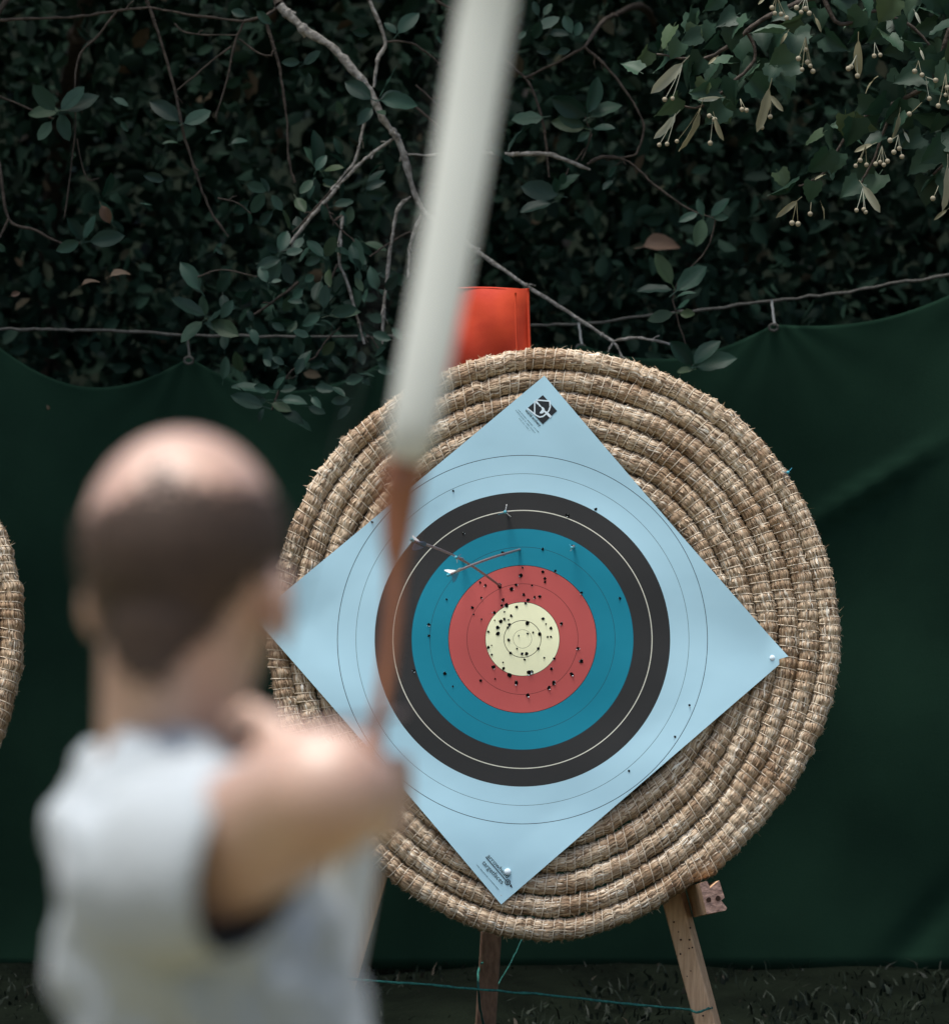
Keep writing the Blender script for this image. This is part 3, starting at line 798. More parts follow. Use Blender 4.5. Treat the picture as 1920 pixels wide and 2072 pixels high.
# ------------------------------------------------------------------ paper face
def paper_mat():
    m = bpy.data.materials.new('printed_target_paper'); m.use_nodes = True
    nt = m.node_tree; N = nt.nodes; L = nt.links
    b = N['Principled BSDF']; b.inputs['Roughness'].default_value = .7; b.inputs['Specular IOR Level'].default_value = .25
    tc = N.new('ShaderNodeTexCoord')
    sep = N.new('ShaderNodeSeparateXYZ'); L.new(tc.outputs['Object'], sep.inputs[0])
    cmb = N.new('ShaderNodeCombineXYZ'); L.new(sep.outputs[0], cmb.inputs[0]); L.new(sep.outputs[1], cmb.inputs[1])
    ln = N.new('ShaderNodeVectorMath'); ln.operation = 'LENGTH'; L.new(cmb.outputs[0], ln.inputs[0])
    rad = ln.outputs['Value']
    def math_(op, a, bb):
        n = N.new('ShaderNodeMath'); n.operation = op
        for i, v in enumerate((a, bb)):
            if isinstance(v, (int, float)): n.inputs[i].default_value = v
            else: L.new(v, n.inputs[i])
        return n.outputs[0]
    def mix(f, A, B):
        n = N.new('ShaderNodeMix'); n.data_type = 'RGBA'
        L.new(f, n.inputs['Factor'])
        for s, v in (('A', A), ('B', B)):
            sock = [i for i in n.inputs if i.name == s and i.type == 'RGBA'][0]
            if isinstance(v, tuple): sock.default_value = (*v, 1)
            else: L.new(v, sock)
        return [o for o in n.outputs if o.type == 'RGBA'][0]
    PAPER = (.44, .63, .70)
    noi = N.new('ShaderNodeTexNoise'); noi.inputs['Scale'].default_value = 5; noi.inputs['Detail'].default_value = 3
    L.new(tc.outputs['Object'], noi.inputs['Vector'])
    col = mix(noi.outputs['Fac'], (.365, .59, .69), (.405, .63, .72))
    for R_, c in ((.16*2-.0005, (.024, .025, .025)), (.24-.0005, (.003, .20, .285)), (.16, (.45, .085, .078)), (.08, (.84, .85, .56))):
        col = mix(math_('LESS_THAN', rad, R_), col, c)
    LINES = [(.40, .0007, (.02, .03, .05)), (.36, .00045, (.05, .07, .09)), (.28, .0010, (.62, .62, .52)), (.20, .0005, (.012, .06, .09)),
             (.16, .0007, (.02, .015, .015)), (.12, .0005, (.09, .02, .02)), (.08, .0006, (.03, .03, .02)), (.04, .0007, (.03, .03, .02)), (.02, .0004, (.16, .16, .11)), (.24, .0006, (.01, .04, .06))]
    for R_, hw, c in LINES:
        d = math_('ABSOLUTE', math_('SUBTRACT', rad, R_), 0.0)
        col = mix(math_('LESS_THAN', d, hw), col, c)
    L.new(col, b.inputs['Base Color'])
    n2 = N.new('ShaderNodeTexNoise'); n2.inputs['Scale'].default_value = 11; n2.inputs['Detail'].default_value = 2
    L.new(tc.outputs['Object'], n2.inputs['Vector'])
    bp = N.new('ShaderNodeBump'); bp.inputs['Strength'].default_value = .10; bp.inputs['Distance'].default_value = .01
    L.new(n2.outputs['Fac'], bp.inputs['Height']); L.new(bp.outputs[0], b.inputs['Normal'])
    return m
M['paper'] = paper_mat()
ZP = .0030
MF = MB @ Matrix.Translation((FC.x, FC.y, ZP))
FACE = empty('paper_target_face', mat=MF)
tag(FACE, 'square paper archery face with black, blue, red and yellow rings, pinned to the straw boss', 'target face')
def ripple(x, y):
    z = .0022*math.sin(9*x+3*y)+.0016*math.sin(14*y-6*x+1)+.001*math.sin(31*x)+.001*math.cos(27*y+8*x)
    e = max(abs(x*ca+y*sa), abs(-x*sa+y*ca))/.41
    z += .003*max(0, e-.8)/.2*(1+.8*math.sin(13*(x+y)))
    return z*1.0+.0062
NP = 64
cl = [Vector((c.x-FC.x, c.y-FC.y)) for c in CORN]     # top, right, bottom, left
V = []
for i in range(NP+1):
    for j in range(NP+1):
        s, t = i/NP, j/NP
        p = cl[0]*(1-s)*(1-t)+cl[1]*s*(1-t)+cl[2]*s*t+cl[3]*(1-s)*t
        bow = .003*math.sin(PI*s)*(1 if t < .5 else -1)*abs(2*t-1)**3
        x, y = p.x-bow*.6, p.y-bow*.6
        if i == NP and j == 1: x -= .010; y += .003
        z = ripple(x, y)
        dr = math.hypot(x-cl[1].x, y-cl[1].y); z += .010*max(0, 1-dr/.06)**1.5
        V.append((x, y, z))
I = np.arange((NP+1)**2).reshape(NP+1, NP+1)
F = np.stack([I[:-1, :-1], I[:-1, 1:], I[1:, 1:], I[1:, :-1]], -1).reshape(-1, 4)
V = np.array(V); kk = len(V)
rimi = np.concatenate([I[:-1, 0], I[-1, :-1], I[:0:-1, -1], I[0, :0:-1]])
nr_ = len(rimi); lo_ = np.array([0, 0, .0006])
V2 = np.concatenate([V, V-lo_, V[rimi], V[rimi]-lo_])
aa_ = np.arange(nr_); bb_ = (aa_+1) % nr_
F2 = np.concatenate([F, F[:, ::-1]+kk, np.stack([2*kk+aa_, 2*kk+bb_, 2*kk+nr_+bb_, 2*kk+nr_+aa_], -1)])
SHT = mk('sheet', V2, F2, M['paper'], FACE)
def fp(px, py, h=.0012):
    """point on the paper (face coordinates)"""
    q = to_face(px, py, ZP+.0022)
    x, y = q.x-FC.x, q.y-FC.y
    return (x, y, ripple(x, y)+h)
# pins
def pin(px, py, r):
    c = fp(px, py, .0022)
    V, F = uv_sphere(c, r, 12, 6, .45)
    mk('pin', V, [list(f) for f in F], M['paperwhite'], FACE)
pin(1563, 1332, .0068); pin(1027, 1765, .0075);
# arrow punctures: flat discs, their black stands in for shade inside the holes
c5 = lambda x, y: (800+x/3.696, 1040+y/3.696)
HOLES = [(1290,15,4.5),(510,145,3.6),(805,293,5),(1100,265,4),(1325,245,4.5),(950,403,3),(938,462,5.2),(1103,435,3.8),(1195,430,4),(1118,485,4),(1118,512,3.6),(632,513,3.2),(672,535,4),(778,538,6),(903,532,4.2),(866,562,6.2),(1022,538,3.2),(960,606,4.4),(1040,627,3.6),(1078,622,4.4),(643,628,3.4),(805,645,4.6),(992,645,4.8),(1388,592,4.2),(1677,632,4),(383,640,3),(972,672,4),(907,699,4.4),(795,685,3),(830,688,6),(575,703,4.2),(585,752,2.2),(815,735,2.6),(740,740,5),(865,765,4.4),(845,795,2.4),(643,790,2.6),(815,787,3.8),(787,808,5.6),(742,797,2),(1103,787,4.4),(1125,825,2.4),(988,822,5.4),(852,830,4.6),(838,853,3.4),(767,853,5.4),(1162,857,4.2),(1240,823,4.2),(250,830,4.6),(250,912,3.6),(695,883,3.6),(767,900,5.4),(988,898,3),(1030,888,3),(1080,902,5),(922,913,2.4),(847,945,4.6),(1138,923,3.2),(1162,922,3),(695,1002,4.4),(718,985,2),(910,1010,2.6),(1067,1010,4.4),(1365,1008,4.6),(860,1042,4.2),(946,1048,3.8),(980,1050,4.6),(720,1054,3.4),(965,1092,3.4),(1112,1078,2.6),(1186,1085,3.6),(1390,1105,6),(736,1145,6),(805,1112,2.4),(808,1155,4.4),(1165,1160,4),(1000,1187,6.4),(1020,1185,4.6),(852,1208,5.6),(1318,1202,5.4),(138,1175,4.4),(370,1195,4.4),(746,1234,2.6),(637,1250,4),(905,1265,6),(1184,1265,5.4),(1147,1302,5),(988,1357,5.4),(430,1292,2.8)]
HP = [(*c5(a, b), r) for a, b, r in HOLES]+[(917,994,3.2),(1205,1031,4.6),(1147,1043,4.4),(1395,1428,3.6),(1365,1492,3.4),(1272,1561,3.2),(753,1057,3.6),(937,1080,2.6)]
hv, hf, tv, tf = [], [], [], []
for (px, py, r) in HP:
    c = fp(px, py, .0009)
    n = 9; rr = r/1000*.86
    k = len(hv); hv.append(c)
    ph = random.uniform(0, 6)
    for i in range(n):
        a = 2*PI*i/n
        q = rr*random.uniform(.62, 1.18)
        hv.append((c[0]+q*math.cos(a), c[1]+q*math.sin(a)*1.05, c[2]))
    hf += [[k, k+1+i, k+1+(i+1) % n] for i in range(n)]
    for i in range(random.choice((1, 1, 2, 3))):                # torn flaps
        a = random.uniform(0, 2*PI); q = rr*random.uniform(.7, 1.0); s = rr*random.uniform(.3, .7)
        k = len(tv)
        bx, by = c[0]+q*math.cos(a), c[1]+q*math.sin(a)
        tv += [(bx-s*math.sin(a)*.6, by+s*math.cos(a)*.6, c[2]+.0004), (bx+s*math.sin(a)*.6, by-s*math.cos(a)*.6, c[2]+.0004), (bx+s*.5*math.cos(a), by+s*.5*math.sin(a), c[2]+.003)]
        tf.append([k, k+1, k+2])
ho = tag(mk('arrow_hole', hv, hf, M['hole'], FACE, False), kind='stuff')
tag(mk('torn_paper', tv, tf, M['paperwhite'], FACE, False), kind='stuff')
# printing: emblem, lettering
def flat_poly(name, polys, m, h):
    V, F = [], []
    for poly in polys:
        k = len(V); V += [fp(x, y, h) for x, y in poly]; F.append(list(range(k, k+len(poly)))[::-1])
    return mk(name, V, F, m, FACE, False)
def stroke(pts, w):
    out = []
    for (a, b) in zip(pts[:-1], pts[1:]):
        d = Vector((b[0]-a[0], b[1]-a[1])); n = Vector((-d.y, d.x)).normalized()*w/2; e = d.normalized()*w*.2
        out.append([(a[0]+n.x-e.x, a[1]+n.y-e.y), (b[0]+n.x+e.x, b[1]+n.y+e.y), (b[0]-n.x+e.x, b[1]-n.y+e.y), (a[0]-n.x-e.x, a[1]-n.y-e.y)])
    return out
def disc(c, r, n=20, r2=None):
    if r2 is None:
        return [[(c[0]+r*math.cos(2*PI*i/n), c[1]+r*math.sin(2*PI*i/n)) for i in range(n)]]
    return [[(c[0]+q*math.cos(2*PI*(i+j)/n), c[1]+q*math.sin(2*PI*(i+j)/n)) for q, j in ((r, 0), (r, 1), (r2, 1), (r2, 0))] for i in range(n)]
e3 = lambda x, y: (1040+x/15.4, 780+y/15.4)
flat_poly('emblem', [[e3(895, 315), e3(1335, 810), e3(895, 1225), e3(425, 715)]], M['ink'], .0006)
em = []
for pl, w in [([(690,470),(1100,505)],2.6),([(1110,500),(1125,680),(1085,800),(1010,890),(900,980),(800,1000),(690,950),(420,735)],2.8),([(640,500),(640,890)],2.6),([(690,510),(845,700)],2.8),([(690,520),(730,580)],4.2),([(950,820),(1020,880)],3.4),([(1010,870),(1130,990)],5)]:
    em += stroke([e3(*q) for q in pl], w)
em += disc(e3(845, 785), 6.9)
flat_poly('emblem', em, M['paperwhite'], .0010)
def lettering(txt, a, b, m, h=.0008, yscale=1.0, bold=0):
    """text on the paper whose baseline runs from pixel a to pixel b"""
    cu = bpy.data.curves.new('lettering', 'FONT'); cu.body = txt; cu.size = 1; cu.resolution_u = 3; cu.offset = bold
    o = bpy.data.objects.new('lettering', cu); COL.objects.link(o)
    dg = bpy.context.evaluated_depsgraph_get(); dg.update()
    me = bpy.data.meshes.new_from_object(o.evaluated_get(dg))
    bpy.data.objects.remove(o)
    co = np.array([v.co[:] for v in me.vertices])
    A, B = Vector(fp(*a, h)), Vector(fp(*b, h))
    d = (B-A); d.z = 0; L = d.length; d.normalize(); n = Vector((-d.y, d.x, 0))
    co -= [co[:, 0].min(), 0, 0]
    s = L/co[:, 0].max()
    for v, q in zip(me.vertices, co):
        p = A+d*(q[0]*s)+n*(q[1]*s*yscale)
        v.co = (p.x, p.y, ripple(p.x, p.y)+h)
    me.materials.clear(); me.materials.append(m)
    return link('lettering', me, FACE)
lettering('world archery', e3(335, 800), e3(795, 1300), M['ink'], yscale=1.0, bold=.015)
e4 = lambda x, y: (940+x/13.2, 1700+y/13.2)
lettering('arrowhead', e4(590, 450), e4(1120, 1035), M['ink'], yscale=.95)
lettering('targetfaces', e4(455, 625), e4(985, 1190), M['ink'], yscale=1.0)
lg = stroke([e4(565, 460), e4(1105, 1085)], 1.7)+disc(e4(1150, 1135), 6.0, 20, 4.3)+disc(e4(1150, 1135), 2.9, 14, 1.1)+[[e4(1195, 1235), e4(1245, 1180), e4(1280, 1285)]]
flat_poly('emblem', lg, M['ink'], .0007)
def fine_print(a, b, n):
    out = []
    for i in range(n):
        if random.random() < .12: continue
        t0, t1 = (i+.1)/n, (i+random.uniform(.55, .92))/n
        out += stroke([(a[0]+(b[0]-a[0])*t0, a[1]+(b[1]-a[1])*t0), (a[0]+(b[0]-a[0])*t1, a[1]+(b[1]-a[1])*t1)], random.uniform(.7, 1.5))
    return out
fpz = fine_print(e3(50, 780), e3(700, 1545), 30)+fine_print(e3(130, 770), e3(770, 1480), 30)+fine_print(e3(160, 1040), e3(495, 1430), 16)+fine_print(e4(300, 640), e4(910, 1330), 36)
tag(flat_poly('fine_print', fpz, M['ink_soft'], .0008), kind='stuff')

# ------------------------------------------------------------------ arrows in the target
def arrow(tip, tail, label, bend=0.0, vane='vane_white', group=None, wid=.011, roll=0.0, rad=.0028, nockm='nock', sub=10):
    tip, tail = Vector(tip), Vector(tail)
    root = empty('arrow', tip)
    tag(root, label, 'arrow', group)
    ax = (tail-tip).normalized(); L = (tail-tip).length
    up = Vector((0, 0, 1)); sx = ax.cross(up).normalized(); sy = sx.cross(ax)
    pts = [ax*(L*i/sub)+(sy*bend*math.sin(PI*i/sub)) for i in range(sub+1)]
    pts = [ax*-.05]+pts
    mk('shaft', *tube(pts, rad, 8), M['shaft'], root)
    e = ax*L
    mk('nock', *tube([e, e+ax*.006, e+ax*.016], [rad*1.25, rad*1.3, rad*.9], 8), M[nockm], root)
    for k in range(3):
        a = roll+2*PI*k/3
        n = sx*math.cos(a)+sy*math.sin(a); q = sx*-math.sin(a)+sy*math.cos(a)
        prof = [(.078, 0), (.068, .35), (.045, .85), (.026, 1), (.020, .8), (.018, 0)]
        V = [];
        for th in (-.0004, .0004):
            V += [tuple(e-ax*s+n*(rad+h*wid)+q*th) for s, h in prof]
        m_ = len(prof)
        F = [list(range(m_)), list(range(2*m_-1, m_-1, -1))]+[[i, (i+1) % m_, m_+(i+1) % m_, m_+i] for i in range(m_)]
        mk('fletching', V, F, M[vane if not isinstance(vane, (list, tuple)) else vane[k]], root, False)
    return root
def onface(px, py):
    return MB @ (to_face(px, py, ZP+.0022)+Vector((0, 0, 0)))
ag = 'arrows shot into the target'
arrow(onface(1012, 1186), P(836, 1094, 11.36), 'dark arrow stuck at the top of the red ring, its bent shaft slanting up left', .013, ['vane_white', 'vane_dark', 'vane_dark'], ag, roll=1.0, rad=.0027, wid=.015)
arrow(onface(1052, 1112), P(909, 1163, 11.42), 'pale arrow in the upper blue ring, slanting down left under the bent arrow', .004, ['vane_white', 'vane_white', 'vane_blue'], ag, roll=.4, rad=.0027, wid=.016)
arrow(onface(1027, 1037), P(1022, 1036, 11.36), 'arrow seen end on at the top of the black ring, on the white line', 0, ['vane_white', 'vane_white', 'vane_blue'], ag, roll=1.75, wid=.013)
arrow(onface(936, 1131), P(923, 1128, 11.36), 'arrow seen end on in the upper left of the blue ring', 0, ['vane_blue', 'vane_dark', 'vane_white'], ag, roll=.4, wid=.009)
arrow(onface(1161, 1105), P(1157, 1108, 11.36), 'arrow seen end on in the upper right of the blue ring', 0, ['vane_white', 'vane_blue', 'vane_blue'], ag, roll=-1.2, wid=.006, rad=.0024)
_q = MB @ Vector((.50, .34, -.06))
arrow(P(1585, 962, 12.06), P(1594, 956, 11.45), 'teal-vaned arrow stuck in the right rim of the straw boss', 0, ['vane_blue', 'vane_blue', 'vane_dark'], ag, roll=.2, wid=.010)

# ------------------------------------------------------------------ wooden easel
EZ = empty('easel', (MB.translation.x, 12.2, 0))
tag(EZ, 'three-legged easel of rough pine timber carrying the straw boss', 'easel')
def leg_depth(py):
    return 12.19-(py-1297)/935*math.tan(LEAN)
def timber(name, a, b, w, h, m, xd=(1, 0, 0), parent=EZ):
    V, F = box_beam(*local(parent, [a, b]), w, h, xd)
    return mk(name, V, F, M[m], parent, False)
def grounded(a, b):
    a, b = Vector(a), Vector(b); t = (0.0-a.z)/(b.z-a.z)
    g = a+(b-a)*t
    g.z = float(ground_z(np.array(g.x), np.array(g.y)))-.02
    return g
ra, rb = P(1075, 735, leg_depth(735)), P(1436, 2072, leg_depth(2072))
la, lb2 = P(1062, 745, leg_depth(745)), P(668, 2072, leg_depth(2072))
rl = timber('leg', ra, grounded(P(1381, 1870, leg_depth(1870)), rb), .045, .05, 'wood', (1, -.33, 0))
timber('leg', la, grounded(P(735, 1860, leg_depth(1860)), lb2), .045, .05, 'wood', (1, .33, 0))
ta = P(1066, 720, 12.36)
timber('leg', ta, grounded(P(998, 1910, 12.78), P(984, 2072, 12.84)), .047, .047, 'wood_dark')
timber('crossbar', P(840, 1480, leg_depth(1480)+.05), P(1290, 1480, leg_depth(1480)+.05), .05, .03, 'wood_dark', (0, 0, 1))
# nail holes on the right leg
for (x, y) in [(380,760),(435,880),(580,830),(465,975),(570,975),(565,1080),(605,1070),(460,1150),(585,1355),(735,1900),(540,1420)]:
    px, py = 1300+x/6.008, 1740+y/6.008
    c = P(px, py, leg_depth(py)-.0275)
    V, F = uv_sphere(local(EZ, [c])[0], random.uniform(.0014, .0024), 6, 4)
    mk('nail_hole', V, [list(f) for f in F], M['knot'], EZ)
# ledge pegs: sawn timber ends that carry the boss
def peg(poly, d, depth, inward, name='ledge_peg'):
    fr = [P(x, y, d) for x, y in poly]
    bk = [p-NB*depth+Vector((inward, 0, 0)) for p in fr]
    n = len(poly)
    V = local(EZ, fr+bk)
    F = [list(range(n))]+[[i, n+i, n+(i+1) % n, (i+1) % n] for i in range(n)]+[list(range(2*n-1, n-1, -1))]
    return mk(name, V, F, parent=EZ, smooth=False, mats=[M['wood'], M['endgrain']], fmat=[1]+[0]*(n+1))
pr = peg([(1415,1788),(1430,1783),(1437,1797),(1455,1782),(1466,1817),(1459,1823),(1471,1838),(1468,1843),(1430,1850)], 11.90, .24, -.02)
for (x, y) in [(805,490),(918,472)]:
    px, py = 1300+x/6.008, 1740+y/6.008
    c = P(px, py, 11.8995)
    V = [c]+[c+Vector((.0058*math.cos(a)*random.uniform(.8, 1.1), 0, .0058*math.sin(a)*random.uniform(.8, 1.1))) for a in np.linspace(0, 2*PI, 10, endpoint=False)]
    V = [v+Vector((0, -.001, 0)) for v in V]
    mk('knot', local(EZ, V), [[0, 1+(i+1) % 10, 1+i] for i in range(10)], M['knot'], EZ, False)
peg([(652,1780),(700,1772),(712,1832),(664,1845)], 11.93, .24, .02)

E2 = copy_tree(EZ)
E2.location = EZ.location+(B2.matrix_world.translation-MB.translation)
E2.location.z = 0
E2['label'] = 'pine easel under the straw boss at the left edge'

# red vinyl bag over the head of the easel
RBG = empty('red_bag', P(980, 730, 12.36))
tag(RBG, 'bright red vinyl bag pulled over the easel head above the straw boss', 'bag')
def vinyl(poly, d, th, m, bulge=.006, name='cover'):
    """a stuffed flat bag: front and back skins on a grid"""
    (x0, y0), (x1, y1), (x2, y2), (x3, y3) = poly          # tl, tr, br, bl
    n = 14; V = []; F = []
    for side in (0, 1):
        for i in range(n+1):
            for j in range(n+1):
                s, t = i/n, j/n
                x = (x0*(1-s)+x1*s)*(1-t)+(x3*(1-s)+x2*s)*t
                y = (y0*(1-s)+y1*s)*(1-t)+(y3*(1-s)+y2*s)*t
                e = (math.sin(PI*s)*math.sin(PI*min(t*1.0+.02, .98)))**.4
                wv = .0035*math.sin(5*s+4*t)+.0025*math.sin(11*s-7*t)
                V.append(P(x, y+2.2*math.sin(7*s)*(1-t), d+(-1 if side == 0 else 1)*(th*.5*e+.0005)+(wv if side == 0 else 0)))
    k = (n+1)**2
    for side in (0, 1):
        for i in range(n):
            for j in range(n):
                a = side*k+i*(n+1)+j
                q = [a, a+1, a+n+2, a+n+1]
                F.append(q if side == 0 else q[::-1])
    return mk(name, local(RBG, V), F, m, RBG)
vinyl([(884,584),(1068,583),(1073,760),(872,760)], 12.37, .035, M['red'], name='bag_body')
sw = []
for (x, w) in ((1043, 2.2),):
    p, r = smooth_path(local(RBG, [P(x, 592, 12.338), P(x+1, 660, 12.334), P(x+4, 735, 12.335)]), [.0022]*3, 5)
    mk('seam', *tube(p, r, 6), M['red'], RBG)
p, r = smooth_path(local(RBG, [P(886, 585, 12.368), P(975, 582, 12.366), P(1060, 586, 12.366), P(1068, 583, 12.366)]), [.0026]*4, 5)
mk('hem', *tube(p, r, 6), M['red'], RBG)
p, r = smooth_path(local(RBG, [P(1068, 584, 12.366), P(1070, 660, 12.366), P(1073, 745, 12.366)]), [.0034]*3, 5)
mk('hem', *tube(p, r, 6), M['red'], RBG)

# green twine round the legs
TW = empty('twine', P(1395, 2043, 12.05))
tag(TW, 'thin green twine strung between the easel legs under the straw boss', 'twine')
def tw(pts, r=.0027):
    p, q = smooth_path(local(TW, [P(a, b, d) for a, b, d in pts]), [r]*len(pts), 7)
    mk('strand', *tube(p, q, 6, .0005, .12), M['twine'], TW)
tw([(688,1978,12.04),(742,1985,12.04),(860,1993,12.04),(972,2003,12.04),(1100,2014,12.04),(1250,2030,12.03),(1396,2044,12.02)])
tw([(1396,2044,12.02),(1410,2049,12.0),(1440,2040,12.06)])
tw([(976,1948,12.76),(968,1965,12.74),(968,2000,12.06),(970,2030,12.4),(978,2075,12.7)])
tw([(1082,1850,13.1),(1054,1905,13.0),(1030,1955,12.95),(996,2010,12.9)], .0012)

# ------------------------------------------------------------------ the archer
SKD = 4.10
def capsule(a, b, ra, rb, n=10):
    a, b = Vector(a), Vector(b)
    pts, rad = [], []
    ax = b-a; L = max(ax.length, 1e-5); u = ax/L
    for i in range(6):
        q = -PI/2+PI/2*i/5
        pts.append(a+u*(ra*math.sin(q))); rad.append(max(ra*math.cos(q), .0004))
    for i in range(1, 5): 
        t = i/5; pts.append(a+ax*t); rad.append(ra*(1-t)+rb*t)
    for i in range(6):
        q = PI/2*i/5
        pts.append(b+u*(rb*math.sin(q))); rad.append(max(rb*math.cos(q), .0004))
    V, F = tube(pts, rad, 12, caps=True)
    return V, F
def fuse(name, parts, voxel, m, parent, it=6, keep=None, fold=0):
    """unite overlapping lumps into one continuous smooth skin"""
    V, F = join(parts)
    o = mk(name, V, F)
    md = o.modifiers.new('r', 'REMESH'); md.mode = 'VOXEL'; md.voxel_size = voxel
    s = o.modifiers.new('s', 'SMOOTH'); s.iterations = it; s.factor = .5
    dg = bpy.context.evaluated_depsgraph_get(); dg.update()
    me = bpy.data.meshes.new_from_object(o.evaluated_get(dg))
    bpy.data.objects.remove(o)
    if keep is not None:
        bm = bmesh.new(); bm.from_mesh(me)
        bmesh.ops.delete(bm, geom=[f for f in bm.faces if not keep(f.calc_center_median())], context='FACES')
        bm.to_mesh(me); bm.free()
    if fold:
        from mathutils import noise as mn
        vs = [v.co.copy() for v in me.vertices]; ns_ = [v.normal.copy() for v in me.vertices]
        for v, c, nn in zip(me.vertices, vs, ns_):
            q = Vector((c.x*20+c.z*13, c.y*16, c.z*8-c.x*9))
            v.co = c+nn*(fold*(mn.noise(q)+.55*mn.noise(q*2.3)))
    me.materials.clear(); me.materials.append(m)
    me.polygons.foreach_set('use_smooth', np.ones(len(me.polygons), dtype=bool))
    r = link(name, me, parent)
    r.matrix_basis = parent.matrix_world.inverted()
    return r
AR = empty('person', (Q(395, 1700, 4.1).x, 4.1, 0))
tag(AR, 'balding archer with short dark hair seen from behind in a white shirt, drawing a bow', 'person')
HC = Q(356, 1062, 4.10)                               # centre of the skull
HR = Matrix.Rotation(math.radians(-13), 3, 'Z') @ Matrix.Rotation(math.radians(-4), 3, 'X')
H = lambda x, y, z: HC+HR @ Vector((x, y, z))         # head space: y forward, x right
neck0, neck1 = H(0, -.02, -.05), Q(345, 1520, 4.12)
sh_r, sh_l = Q(305, 1718, 3.93), Q(235, 1610, 4.38)
elb_r = Q(634, 1545, 3.68)
wri_r = Q(600, 1528, 3.88)
han_r = Q(572, 1512, 3.99)
elb_l = Q(450, 1560, 4.50); 
bow_grip = Q(715, 1540, 4.74)
wri_l = Q(660, 1560, 4.68)
han_l = Q(698, 1548, 4.73)
def lower(z, x, d):
    return Vector((x, d, z))
bx = Q(395, 1700, 4.1).x
hip_r, hip_l = Vector((bx+.0, 3.98, .88)), Vector((bx+.0, 4.20, .88))
kn_r, kn_l = Vector((bx+.03, 3.93, .47)), Vector((bx+.03, 4.28, .47))
an_r, an_l = Vector((bx-.01, 3.90, .07)), Vector((bx-.01, 4.36, .07))
def finger(base, dirs, lens, r0, r1):
    out = []; p = Vector(base)
    n = len(lens)
    for i, (d, l) in enumerate(zip(dirs, lens)):
        q = p+Vector(d).normalized()*l
        out.append(capsule(p, q, r0+(r1-r0)*i/n, r0+(r1-r0)*(i+1)/n)); p = q
    return out
body = [ellipsoid(HC, (.074, .094, .086), HR), ellipsoid(H(0, .02, -.055), (.060, .072, .072), HR), ellipsoid(H(0, .055, -.095), (.042, .045, .03), HR),
        capsule(H(0, .088, -.03), H(0, .106, -.055), .008, .012), ellipsoid(H(0, .088, -.088), (.022, .012, .010), HR),
        ellipsoid(H(.030, .082, -.018), (.013, .008, .009), HR), ellipsoid(H(-.030, .082, -.018), (.013, .008, .009), HR), ellipsoid(H(0, .083, .004), (.045, .014, .010), HR),
        ellipsoid(H(.077, -.004, -.045), (.009, .018, .031), HR @ Matrix.Rotation(.35, 3, 'Z')), ellipsoid(H(-.070, .010, -.045), (.008, .016, .027), HR @ Matrix.Rotation(-.35, 3, 'Z')),
        capsule(neck0, neck1, .055, .060), capsule(H(0, -.036, -.06), neck1, .036, .05),
        ellipsoid(Q(350, 1810, 4.1), (.070, .14, .10)), ellipsoid(Vector((bx, 4.1, 1.0)), (.10, .145, .22)),
        capsule(neck1, Q(345, 1710, 4.12), .056, .055), capsule(Q(345, 1715, 4.12), sh_r, .048, .050), capsule(Q(345, 1710, 4.12), sh_l, .040, .038),
        capsule(sh_r, elb_r, .053, .046), capsule(elb_r, wri_r, .045, .029), capsule(sh_l, elb_l, .05, .04), capsule(elb_l, wri_l, .040, .027),
        capsule(hip_r, kn_r, .082, .055), capsule(kn_r, an_r, .052, .036), capsule(hip_l, kn_l, .082, .055), capsule(kn_l, an_l, .052, .036)]
# string hand: palm, three fingers hooked on the string, thumb tucked
axd = (han_r-wri_r).normalized(); upv = Vector((0, 0, 1)); latv = axd.cross(upv).normalized(); dnv = latv.cross(axd)
body += [capsule(wri_r, han_r+axd*.02, .028, .033), ellipsoid(han_r+axd*.012, (.036, .040, .040))]
for k, l in enumerate((.041, .045, .042, .033)):
    b = han_r+axd*.035+upv*(.030-.0185*k)
    body += finger(b, [axd+latv*.1, axd*.3-latv*.9, -axd*.7-latv*.4], [l, l*.7, l*.5], .0092, .0075)
body += finger(han_r+upv*.034-latv*.01, [axd*.6+upv*.3-latv*.5, axd*.8-latv*.4-upv*.3], [.034, .028], .0105, .0085)
# bow hand round the grip
ax2 = (han_l-wri_l).normalized()
body += [capsule(wri_l, han_l, .027, .032), ellipsoid(han_l, (.036, .036, .042))]
for k, l in enumerate((.042, .046, .043, .035)):
    b = han_l+Vector((.018, .012, .024-.019*k))
    body += finger(b, [(.45, .8, 0), (.2, .9, -.1), (-.9, .35, 0)], [l*.7, l*.7, l*.6], .0094, .0076)
body += finger(han_l+Vector((-.018, .008, .03)), [(-.2, .9, .3), (.5, .8, .1)], [.036, .030], .0105, .0085)
fuse('body', body, .0055, M['skin'], AR, 5)
# hair: a close cap that leaves the crown and forehead bare
def hair_keep(c):
    q = HR.inverted() @ (Vector(c)-HC)
    x, y, z = q
    top = np.interp(x, [-.08, -.03, 0, .03, .08], [.018, .034, .043, .044, .050])
    if y < 0 and random.random() < .5: top += .022*math.exp(-((x-.006)/.020)**2)
    if y > -.02: top -= (y+.02)*.35
    low = -.112+.45*max(0, -x)+max(0, y+.05)*.5
    if x > .010: low = max(low, -.112+1.40*(x-.010))
    if z > top-.014*random.random()**1.5 or z < low+.012*random.random(): return False
    if x < -.030 and random.random() < (-x-.030)*9: return False
    if y > .045: return False
    return True
fuse('hair', [ellipsoid(HC, (.0785, .0985, .090), HR), ellipsoid(H(0, .01, -.055), (.066, .082, .076), HR), capsule(H(0, -.045, -.06), H(0, -.05, -.1), .044, .034)], .004, M['hair'], AR, 3, hair_keep)
